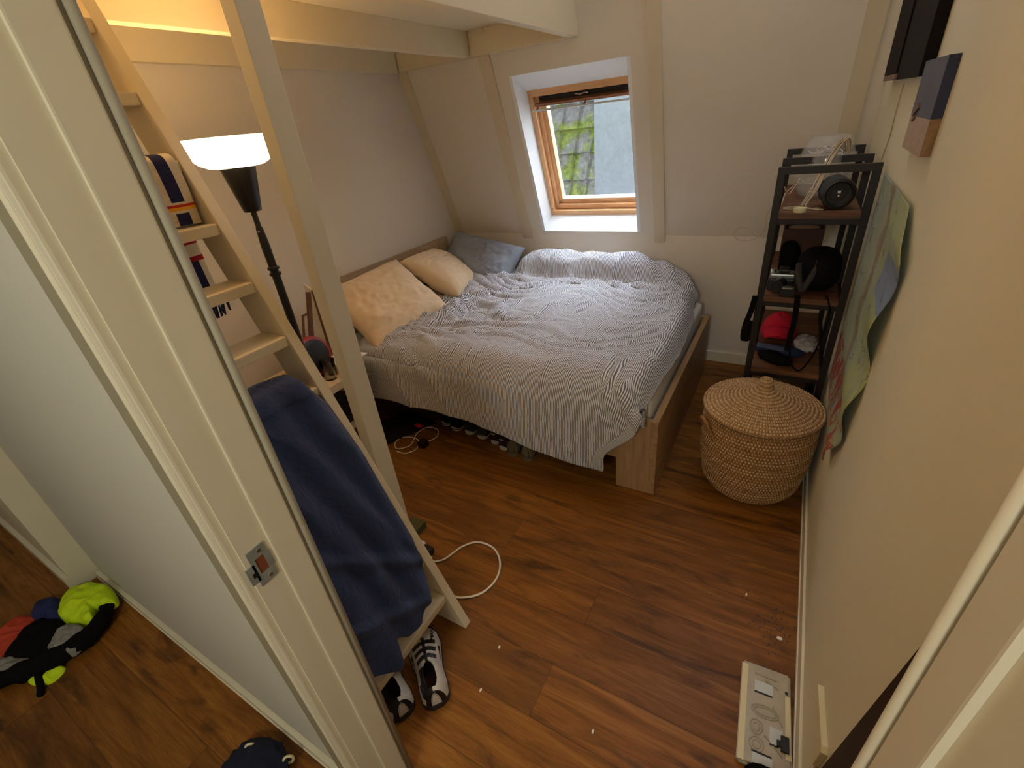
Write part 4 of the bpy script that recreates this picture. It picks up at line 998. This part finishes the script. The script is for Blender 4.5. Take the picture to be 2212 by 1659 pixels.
# ------------------------------------------------------------------ seagrass basket
def basket():
    cx, cy = 0.020, 1.968
    root = thing('laundry_basket', (cx, cy, 0), 'round woven seagrass laundry basket with handles by the rack', 'basket')
    rows = 27; H = 0.425; sub = 5; seg = 432; ns = 108
    def rad(t): return interp([(0, 0.150), (0.03, 0.172), (0.12, 0.200), (0.4, 0.221), (0.75, 0.226), (0.92, 0.222), (1.0, 0.220)], t)
    m = MB(); rings = []
    n = rows * sub
    for j in range(n + 1):
        t = j / n; z = 0.004 + H * t; row = int(t * rows); fr = t * rows - row
        co = math.sin(PI * fr)
        ring = []
        for i in range(seg):
            a = 2 * PI * i / seg
            st = 0.5 + 0.5 * math.cos(a * ns + (row % 2) * PI + row * 0.35)
            r = rad(t) + co * (0.0035 + 0.0035 * st)
            r *= 1 + 0.008 * math.sin(2 * a + 1) * t
            ring.append(m.bm.verts.new((cx + r * math.cos(a), cy + r * math.sin(a), z)))
        rings.append(ring)
    for j in range(n):
        row = int((j + 0.5) / sub); fr = ((j + 0.5) / sub) % 1
        for i in range(seg):
            f = m.bm.faces.new((rings[j][i], rings[j][(i + 1) % seg], rings[j + 1][(i + 1) % seg], rings[j + 1][i])); f.smooth = True
            a = 2 * PI * (i + 0.5) / seg
            st = math.cos(a * ns + (row % 2) * PI + row * 0.35)
            f.material_index = 1 if (st > 0.35 and 0.2 < fr < 0.8) else 0
    m.bm.faces.new(rings[0][::-1])
    m.build('woven_body', ['straw', 'stitch'], root)
    # lid : shallow cone with a knob
    m = MB(); rings = []
    prof = [(0.234, 0.418), (0.240, 0.428), (0.234, 0.438), (0.10, 0.482), (0.060, 0.500), (0.038, 0.516), (0.031, 0.530), (0.030, 0.548), (0.022, 0.562), (0.0, 0.566)]
    L = [0]
    for (a, b), (c, d) in zip(prof, prof[1:]): L.append(L[-1] + math.hypot(c - a, d - b))
    pr = [(l, p[0]) for l, p in zip(L, prof)]; pz = [(l, p[1]) for l, p in zip(L, prof)]
    coils = 19; n = coils * 5
    for j in range(n + 1):
        l = L[-1] * j / n; r0 = max(0.001, interp(pr, l)); z0 = interp(pz, l); row = int(j / 5); fr = j / 5 - row
        co = math.sin(PI * fr); ring = []
        nst = 120
        for i in range(seg):
            a = 2 * PI * i / seg
            st = 0.5 + 0.5 * math.cos(a * nst + row * 0.15)
            k = min(1.0, r0 / 0.08)
            ring.append(m.bm.verts.new((cx + r0 * math.cos(a), cy + r0 * math.sin(a), z0 + co * (0.0055 + 0.0025 * st * k))))
        rings.append(ring)
    for j in range(n):
        row = int((j + 0.5) / 5); fr = ((j + 0.5) / 5) % 1
        for i in range(seg):
            f = m.bm.faces.new((rings[j][i], rings[j][(i + 1) % seg], rings[j + 1][(i + 1) % seg], rings[j + 1][i])); f.smooth = True
            a = 2 * PI * (i + 0.5) / seg
            f.material_index = 1 if (math.cos(a * 120 + row * 0.15) > 0.1 and 0.15 < fr < 0.85) else 0
    m.bm.faces.new(rings[0][::-1]); m.bm.faces.new(rings[-1])
    m.build('lid', ['straw2', 'stitch'], root)
    for sg in (-1, 1):
        pts = []
        an = math.radians(212) if sg < 0 else math.radians(20)
        for k in range(9):
            t = k / 8; b = an + (t - 0.5) * 0.55
            bulge = math.sin(PI * t)
            r = 0.228 + 0.026 * bulge
            if sg > 0: r = 0.228 + 0.006 * bulge
            pts.append((cx + r * math.cos(b), cy + r * math.sin(b), 0.315 + 0.085 * bulge))
        m = MB(); P = catmull(pts, 8)
        m.tube(P, 0.0085, 10, rf=lambda t: 1 + 0.16 * math.sin(t * 130), mi=0)
        m.build('handle', ['straw'], root, smooth=True)
basket()

# ------------------------------------------------------------------ shoes
def shoe_mesh(mb, L, w, h, part, open_=0.45):
    """heel at origin pointing +x to the toe; part sole / upper"""
    def half(t):   # plan half-width
        return w * interp([(0, 0.28), (0.012, 0.44), (0.03, 0.6), (0.07, 0.74), (0.2, 0.80), (0.4, 0.76), (0.7, 1.0), (0.85, 0.92), (0.95, 0.62), (1, 0.25)], t)
    def ht(t): return h * interp([(0, 0.95), (0.1, 1.0), (0.35, 0.92), (0.5, 0.82), (0.7, 0.58), (0.88, 0.46), (1, 0.28)], t)
    n = 26; k = 20
    if part == 'sole':
        hs = 0.024
        top, bot = [], []
        loop = []
        for i in range(n):
            t = i / (n - 1); loop.append((t * L, half(t)))
        out = loop + [(x, -y) for x, y in loop[::-1]]
        rs = []
        for z, g in ((0.0, 0.93), (0.005, 1.0), (hs * 0.5, 1.02), (hs * 0.55, 0.99), (hs * 0.9, 1.02), (hs, 0.98)):
            rs.append([mb.bm.verts.new((L * 0.5 + (x - L * 0.5) * (0.985 + 0.015 * g), y * g, z + 0.012 * max(0, x / L - 0.75) ** 2 * 16 * 0.5)) for x, y in out])
        for a, b in zip(rs, rs[1:]):
            for i in range(len(out)):
                mb.bm.faces.new((a[i], a[(i + 1) % len(out)], b[(i + 1) % len(out)], b[i]))
        mb.bm.faces.new(rs[0][::-1]); mb.bm.faces.new(rs[-1])
        return mb
    V = []
    for i in range(n):
        t = i / (n - 1); row = []
        for j in range(k):
            s = j / (k - 1); a = PI * s
            hw = half(t) * 0.97; hh = ht(t)
            y = hw * math.cos(a) * (1 - 0.22 * math.sin(a)); z = 0.020 + (hh - 0.02) * math.sin(a) ** 0.75
            row.append(mb.bm.verts.new((max(0.004, t * L * 0.98) + (0.006 if t == 0 else 0), y, z)))
        V.append(row)
    for i in range(n - 1):
        t = (i + 0.5) / (n - 1)
        for j in range(k - 1):
            s = (j + 0.5) / (k - 1)
            if 0.08 < t < open_ and 0.33 < s < 0.67: continue
            f = mb.bm.faces.new((V[i][j], V[i][j + 1], V[i + 1][j + 1], V[i + 1][j])); f.smooth = True
    mb.bm.faces.new([V[0][j] for j in range(k)]); 
    return mb
def shoe(x, y, rz, L, w, h, ms, mu, label, group=None, name='shoe', extra=None):
    root = thing(name, (0, 0, 0), label, 'shoe', group)
    shoe_mesh(MB(), L, w, h, 'sole').build('sole', ms, root)
    u = shoe_mesh(MB(), L, w, h, 'upper').build('upper', mu, root, solid=0.004, soloff=1)
    if extra: extra(root, L, w, h)
    root.location = (x, y, 0.0005); root.rotation_euler = (0, 0, rz)
    return root
def stripe_extra(root, L, w, h):
    mb = MB()
    shoe_mesh(mb, L * 1.0, w * 1.035, h, 'sole')
    for v in mb.bm.verts: v.co.z = 0.010 + v.co.z * 0.22; v.co.x = L * 0.5 + (v.co.x - L * 0.5) * 1.01
    mb.build('side_stripe', 'soleD', root)
def dot_extra(root, L, w, h):
    MB().box((-0.001, -0.012, h * 0.86), (0.0045, 0.012, h * 0.93), 0.002).build('reflector', 'white', root)
ex = stripe_extra
SH = [  # x, y, rz(deg), L, w, h, sole, upper, label, extra
    (-1.700, 1.800, 72, 0.27, 0.046, 0.075, 'soleW', 'blackfab', 'black low shoe with striped white sole, leftmost clear shoe under the bed', ex),
    (-1.600, 1.775, 84, 0.27, 0.046, 0.075, 'soleW', 'blackfab', 'black low shoe with striped white sole, second from left under the bed', ex),
    (-1.495, 1.775, 84, 0.28, 0.046, 0.085, 'soleW', 'greyfab', 'white and grey running shoe beside the striped pair under the bed', None),
    (-1.390, 1.765, 98, 0.28, 0.046, 0.085, 'soleW', 'greyfab', 'white and grey running shoe beside the maroon pair under the bed', None),
    (-1.292, 1.752, 92, 0.27, 0.040, 0.080, 'soleW', 'maroon', 'dark maroon shoe with thick white sole, left of its pair', dot_extra),
    (-1.218, 1.722, 86, 0.27, 0.040, 0.080, 'soleW', 'maroon', 'dark maroon shoe with thick white sole, next to the olive shoes', dot_extra),
    (-1.140, 1.690, 92, 0.29, 0.045, 0.100, 'olive', 'olive', 'olive felt shoe of the rightmost pair, on the left', None),
    (-1.045, 1.685, 88, 0.29, 0.045, 0.100, 'olive', 'olive', 'olive felt shoe at the right end of the row under the bed', None),
    (-1.86, 1.86, 70, 0.26, 0.042, 0.075, 'soleD', 'greyfab', 'dark worn shoe in the shade furthest left under the bed', None),
]
for a in SH:
    shoe(a[0], a[1], math.radians(a[2]), a[3], a[4], a[5], a[6], a[7], a[8], extra=a[9])

# cycling shoes by the ladder
def cyc(x, y, rz, label):
    root = thing('cycling_shoe', (0, 0, 0), label, 'shoe', None)
    L, w, h = 0.285, 0.060, 0.090
    shoe_mesh(MB(), L, w, h, 'sole').build('sole', 'soleD', root)
    mb = MB()
    def half(t): return w * interp([(0, 0.28), (0.012, 0.44), (0.03, 0.6), (0.07, 0.74), (0.2, 0.80), (0.4, 0.76), (0.7, 1.0), (0.85, 0.92), (0.95, 0.62), (1, 0.25)], t)
    def ht(t): return h * interp([(0, 0.95), (0.1, 1.0), (0.35, 0.98), (0.5, 0.86), (0.7, 0.68), (0.88, 0.52), (1, 0.28)], t)
    n, k = 110, 64; V = []
    for i in range(n):
        t = i / (n - 1); row = []
        for j in range(k):
            s = j / (k - 1); a = PI * s
            y_ = half(t) * 0.98 * math.cos(a) * (1 - 0.2 * math.sin(a)); z_ = 0.016 + (ht(t) - 0.016) * math.sin(a) ** 0.72
            row.append(mb.bm.verts.new((0.003 + t * L * 0.98, y_, z_)))
        V.append(row)
    for i in range(n - 1):
        t = (i + 0.5) / (n - 1)
        for j in range(k - 1):
            s = (j + 0.5) / (k - 1)
            if 0.07 < t < 0.40 and abs(s - 0.5) < 0.17 * math.sqrt(max(0, 1 - ((t - 0.23) / 0.17) ** 2)) + 0.02: continue
            f = mb.bm.faces.new((V[i][j], V[i][j + 1], V[i + 1][j + 1], V[i + 1][j])); f.smooth = True
            bl = False
            q = 1 - s if s > 0.5 else s     # 0 at the sole, .5 on the ridge
            for t0 in (0.46, 0.57, 0.68):   # three slanted bars
                if abs(t - t0 - 0.10 * (q - 0.3)) < 0.033 and 0.20 < q < 0.52: bl = True
            if 0.40 < t < 0.78 and q > 0.46: bl = True
            if s < 0.5 and t < 0.36 and q > 0.12 and (q > 0.20 or t < 0.2): bl = True
            if 0.40 < t < 0.62 and 0.06 < q < 0.06 + (t - 0.40) * 0.4: bl = True
            if t < 0.03: bl = True
            f.material_index = 1 if bl else 0
    mb.bm.faces.new([V[0][j] for j in range(k)])
    mb.build('upper', ['soleW', 'black'], root, solid=0.003, soloff=-1)
    MB().grid(lambda u, v: (0.03 + 0.07 * v, -0.034 + 0.068 * u, 0.03), 3, 3).build('insole', 'maroon', root)
    # lettering on the toe side
    text_on('SHIMANO', 0.021, Matrix.Translation((0.215, -0.036, 0.052)) @ Matrix.Rotation(math.radians(-12), 4, 'Z') @ Matrix.Rotation(math.radians(52), 4, 'X'), 'lettering', 'black', root, 0.0012)
    root.location = (x, y, 0.0005); root.rotation_euler = (0, 0, rz)
    return root
cyc(-0.722, 0.478, math.radians(141), 'white cycling shoe with black bars and lettering, the one showing fully by the ladder')
cyc(-0.798, 0.408, math.radians(157), 'white cycling shoe with black bars, half hidden behind the door jamb')

# ------------------------------------------------------------------ floor bits
def cable(name, pts, r, m, label, z=None, n=10):
    P = catmull([(a, b, (r + 0.001) if len(p) == 2 else p[2]) for p in pts for a, b in [p[:2]]], n)
    return single(MB().tube(P, r, 10), name, m, label, 'cable', smooth=True)
cable('white_cable', [(-1.16, 0.90), (-1.107, 0.922), (-1.06, 0.957), (-1.026, 1.048), (-0.975, 1.098), (-0.893, 1.098), (-0.829, 1.045), (-0.802, 0.969), (-0.821, 0.89), (-0.877, 0.84), (-0.926, 0.828), (-1.0, 0.84)], 0.0045, 'cable', 'thick white cable curving over the floor by the ladder foot')
cable('charging_cable', [(-1.80, 1.47), (-1.735, 1.473), (-1.70, 1.525), (-1.725, 1.59), (-1.785, 1.617), (-1.86, 1.59), (-1.865, 1.53), (-1.81, 1.49), (-1.76, 1.55), (-1.80, 1.66), (-1.78, 1.74), (-1.70, 1.74), (-1.66, 1.68), (-1.68, 1.62)], 0.003, 'cable', 'thin white charging cable looped on the floor beside the bed')
single(MB().box((-1.70, 1.55, 0.0005), (-1.655, 1.60, 0.04), 0.005), 'power_adapter', 'black', 'black power adapter beside the looped charging cable', 'adapter')
single(MB().quadprism([(-2.16, 1.55, 0.0005), (-1.90, 1.50, 0.0005), (-1.76, 1.80, 0.0005), (-2.02, 1.86, 0.0005)], (0, 0, 0.012)), 'laptop', 'black', 'flat black laptop lying on the floor at the bed side', 'laptop')
single(MB().lathe([(0, 0.0125), (0.016, 0.0125), (0.02, 0.02), (0, 0.03)], (0, 0, 0), 20, mtx=Matrix.Translation((-1.83, 1.72, 0.0)) @ Matrix.Diagonal((1.8, 1.0, 1.0, 1))), 'red_case', 'red', 'small red case on the corner of the black laptop', 'case', smooth=True)
single(MB().box((-1.34, 1.005, 0.0005), (-1.255, 1.08, 0.035), 0.006), 'sponge_block', 'olivesponge', 'olive green block on the floor behind the post', 'block')
PG = thing('power_plug', (-1.15, 0.96, 0), 'black plug lying on the floor by the ladder', 'plug')
MB().box((-1.175, 0.93, 0.0005), (-1.125, 0.975, 0.032), 0.007).build('plug_body', 'black', PG)
MB().cyl((-1.12, 0.94, 0.015), (-1.105, 0.935, 0.015), 0.004, seg=12).build('pin', 'chrome', PG)
single(MB().lathe([(0, 0), (0.018, 0), (0.02, 0.012), (0.012, 0.026), (0, 0.028)], (-1.20, 0.975, 0.0005), 20), 'white_plug', 'white', 'small white plug beside the black plug on the floor', 'plug', smooth=True)
for i, (x, y, lab) in enumerate(((-0.648, 0.735, 'pale crumb on the floor beside the ladder foot'), (-0.63, 0.585, 'pale crumb on the floor in front of the cycling shoe'), (-0.262, 0.64, 'pale crumb on the planks in the open middle of the floor'), (0.085, 1.315, 'pale crumb on the floor near the right wall'), (0.20, 1.185, 'larger pale crumb just above the plastic tray'))):
    m = MB().lathe([(0, 0), (0.0045, 0.001), (0.004, 0.004), (0, 0.005)], (0, 0, 0), 8, mtx=Matrix.Translation((x, y, 0.0004)) @ Matrix.Diagonal((2.2 if i == 4 else 0.8, 1.5, 1, 1)))
    single(m, 'crumb', 'crumb', lab, 'crumb')
m = MB()
for k in range(60):
    a = random.gauss(0, 0.035); b = random.gauss(0, 0.05)
    m.box((0.19 + a - .002, 1.22 + b - .002, 0.0003), (0.19 + a + .002, 1.22 + b + .002, 0.0035))
o = single(m, 'dust_fluff', mat('dust', C255(96, 84, 84), 0.95), 'scatter of grey dust by the skirting above the tray', 'dust'); o['kind'] = 'stuff'

# plastic tray on the floor by the right wall
TR = thing('plastic_tray', (0.176, 0.91, 0), 'clear embossed packaging tray with cream strips on the floor by the wall', 'tray')
rot = Matrix.Translation((0.174, 0.905, 0)) @ Matrix.Rotation(math.radians(3), 4, 'Z')
def rb(mb, x0, y0, z0, x1, y1, z1, mi=0):
    mb.quadprism([rot @ Vector(p) for p in ((x0, y0, z0), (x1, y0, z0), (x1, y1, z0), (x0, y1, z0))], (0, 0, z1 - z0), mi)
m = MB(); rb(m, -0.068, -0.150, 0.0005, 0.068, 0.148, 0.020)
bmesh.ops.bevel(m.bm, geom=list(m.bm.edges), offset=0.006, segments=2, affect='EDGES')
m.build('tray_base', 'trayplastic', TR)
m = MB(); rb(m, -0.066, -0.146, 0.0205, -0.050, 0.135, 0.0215); m.build('cream_strip', 'cream', TR)
m = MB(); rb(m, 0.052, -0.10, 0.0205, 0.066, 0.075, 0.0215); m.build('cream_strip', 'cream', TR)
def ringp(cx, cy, a, b, n=28, e=1.0):
    return [rot @ Vector((cx + a * math.cos(2 * PI * i / n), cy + b * math.sin(2 * PI * i / n), 0.0215)) for i in range(n)]
for r_ in ((0.0, 0.005, 0.036, 0.018), (-0.022, -0.045, 0.016, 0.020), (-0.022, -0.045, 0.009, 0.012), (-0.020, -0.092, 0.018, 0.020), (-0.020, -0.092, 0.010, 0.011), (0.0, 0.005, 0.028, 0.011)):
    MB().tube(ringp(*r_), 0.0016, 6, closed=True).build('embossed_outline', 'trayplastic', TR, smooth=True)
for a, b in (((-0.03, 0.115), (0.03, 0.11)), ((0.0, 0.10), (0.035, 0.085)), ((0.02, 0.03), (0.045, -0.02)), ((0.0, -0.06), (0.045, -0.10))):
    MB().tube([rot @ Vector((*a, 0.0215)), rot @ Vector((*b, 0.0215))], 0.0016, 6).build('embossed_ridge', 'trayplastic', TR, smooth=True)
for q in ((-0.03, 0.058, 0.020, 0.092), (0.012, -0.075, 0.045, -0.03), (-0.03, -0.145, 0.02, -0.115)):
    m = MB(); rb(m, q[0], q[1], 0.0202, q[2], q[3], 0.0225); m.build('grey_insert', 'pale', TR)
for q in ((-0.03, 0.055, 0.018, 0.0585), (-0.032, -0.114, 0.018, -0.110), (0.012, -0.079, 0.035, -0.076)):
    m = MB(); rb(m, q[0], q[1], 0.0202, q[2], q[3], 0.023); m.build('dark_slot', 'black', TR)
m = MB(); rb(m, 0.040, -0.085, 0.0202, 0.060, -0.045, 0.030); rb(m, 0.030, -0.075, 0.0202, 0.042, -0.06, 0.028); m.build('black_clip', 'black', TR)
for cx_, cy_ in ((0.056, 0.085), (0.056, -0.125)):
    MB().cyl(rot @ Vector((cx_, cy_, 0.0202)), rot @ Vector((cx_, cy_, 0.0222)), 0.0045, seg=14).build('round_hole', 'black', TR)
single(MB().grid(crumple(0.19, 0.735, 0.001, 0.05, 0.03, 0.022, 3, 0.2), 30, 16, closeu=True), 'black_shoe_tip', 'blackfab', 'rounded black object against the near end of the plastic tray', 'object', smooth=True)

# ------------------------------------------------------------------ things on the landing floor
CLP = {
    'black_jacket': [(-2.367, -0.144), (-2.426, -0.056), (-2.386, 0.008), (-2.283, 0.023), (-2.20, -0.010), (-2.150, -0.053), (-2.209, -0.110), (-2.307, -0.158)],
    'neon_shirt': [(-2.368, 0.044), (-2.432, 0.106), (-2.398, 0.153), (-2.282, 0.190), (-2.176, 0.172), (-2.176, 0.137), (-2.203, 0.110), (-2.138, 0.082), (-2.196, 0.049), (-2.292, 0.024)],
    'orange_shirt': [(-2.471, -0.182), (-2.525, -0.112), (-2.536, -0.065), (-2.454, -0.021), (-2.405, -0.059), (-2.364, -0.114), (-2.353, -0.183)],
    'blue_shirt': [(-2.461, -0.036), (-2.529, 0.006), (-2.485, 0.057), (-2.409, 0.064), (-2.299, 0.036), (-2.361, -0.006)],
    'grey_sock': [(-2.148, -0.070), (-2.235, -0.010), (-2.225, 0.031), (-2.134, 0.050), (-2.079, 0.018), (-2.069, -0.022), (-2.114, -0.029), (-2.137, -0.050)],
    'grey_shirt': [(-2.337, -0.213), (-2.353, -0.150), (-2.174, -0.090), (-2.201, -0.141), (-2.220, -0.191), (-2.246, -0.222)],
    'neon_shorts': [(-2.224, -0.138), (-2.149, -0.091), (-2.080, -0.056), (-2.059, -0.106), (-2.128, -0.146)],
}
def clothpatch(pts, z0, h, sd, fold=0.012):
    c = Vector((sum(p[0] for p in pts) / len(pts), sum(p[1] for p in pts) / len(pts), 0))
    ol = catmull([(p[0], p[1], 0) for p in pts], 10, closed=True); n = len(ol)
    def g(u, v):
        k = u * n; a = ol[int(k) % n]; b = ol[(int(k) + 1) % n]; e = a.lerp(b, k - int(k))
        r = min(1.0, v / 0.88); p = c + (e - c) * r
        q = 1 - abs(nz(p.x * 13 + p.y * 6 + sd, p.y * 9 - p.x * 5, sd)) * 3.0
        q2 = 1 - abs(nz(p.x * 30 + sd, p.y * 24, sd + 3)) * 3.0
        t = max(0.0, 1 - r * r) ** 0.5
        z = z0 + h * t ** 0.7 + (fold * q + fold * 0.4 * q2) * (0.35 + 0.65 * t)
        z = max(z, z0 + 0.004)
        if v > 0.88: z = z + (max(0.001, z0 - 0.02) - z) * (v - 0.88) / 0.12
        return (p.x, p.y, max(0.0008, z))
    return MB().grid(g, n, 40, closeu=True)
for nm, z0, h, mm, sd, lab in (
    ('black_jacket', 0.0, 0.055, 'blackfab', 3.1, 'black jacket forming the middle of the clothes heap on the landing'),
    ('blue_shirt', 0.0, 0.055, 'bluecloth', 9.9, 'dark blue shirt behind the orange one in the heap'),
    ('orange_shirt', 0.0, 0.05, 'orange', 7.3, 'orange red shirt at the left of the clothes heap'),
    ('neon_shirt', 0.045, 0.045, 'neon', 5.7, 'neon yellow shirt on top of the clothes heap in the corner'),
    ('grey_sock', 0.050, 0.022, 'greycloth', 2.2, 'grey marl cloth lying on top of the black clothes'),
    ('grey_shirt', 0.0, 0.045, 'greycloth', 4.4, 'grey marl shirt at the near left edge of the clothes heap'),
    ('neon_shorts', 0.0, 0.018, 'neon', 6.6, 'neon yellow cloth poking out under the front of the heap')):
    single(clothpatch(CLP[nm], z0, h, sd), nm, mm, lab, 'clothing', 'clothes heap on the landing', smooth=True)
m = MB().tube(catmull([(-2.27, -0.235, 0.025), (-2.20, -0.165, 0.034), (-2.15, -0.10, 0.036), (-2.115, -0.03, 0.038), (-2.105, 0.045, 0.04), (-2.135, 0.105, 0.045), (-2.20, 0.145, 0.045)], 10), 0.036, 18, rf=lambda t: 0.62 + 0.45 * math.sin(PI * min(1, t * 0.9 + 0.1)) + 0.10 * math.sin(t * 33))
for v in m.bm.verts: v.co += Vector((nz(v.co.x * 30, v.co.y * 30, v.co.z * 30), nz(v.co.y * 30, v.co.z * 30, 4), 0.4 * nz(v.co.x * 25, v.co.y * 25, 8))) * 0.010; v.co.z = max(0.0008, v.co.z)
single(m, 'black_bag', 'blackfab', 'long black bag curving round the front of the clothes heap', 'bag', 'clothes heap on the landing', smooth=True)
single(MB().tube(catmull([(-2.165, -0.085, 0.05), (-2.11, -0.115, 0.035), (-2.07, -0.13, 0.014), (-2.035, -0.142, 0.012)], 6), 0.011, 10), 'bag_strap', 'blackfab', 'short black strap sticking out from the front of the clothes heap', 'strap', 'clothes heap on the landing', smooth=True)
NB = thing('navy_bag', (-1.1, 0.09, 0), 'navy blue bag with pale eyelets at the bottom edge of the picture', 'bag')
MB().grid(crumple(-1.085, 0.075, 0.001, 0.105, 0.085, 0.035, 12, 0.25), 48, 26, closeu=True).build('bag_cloth', mat('navy_black_cloth', C255(20, 26, 50), 0.85, bump=0.4, bscale=80, bdist=0.003), NB, smooth=True)
for (a, b) in ((-1.155, 0.11), (-1.02, 0.145)):
    m = MB(); P = [Vector((a + 0.016 * math.cos(q * 0.5236) * 0.5, b + 0.006 + 0.010 * math.cos(q * 0.5236), 0.048 + 0.018 * math.sin(q * 0.5236))) for q in range(12)]
    m.tube(P, 0.004, 8, closed=True); m.build('eyelet', 'cream', NB, smooth=True)
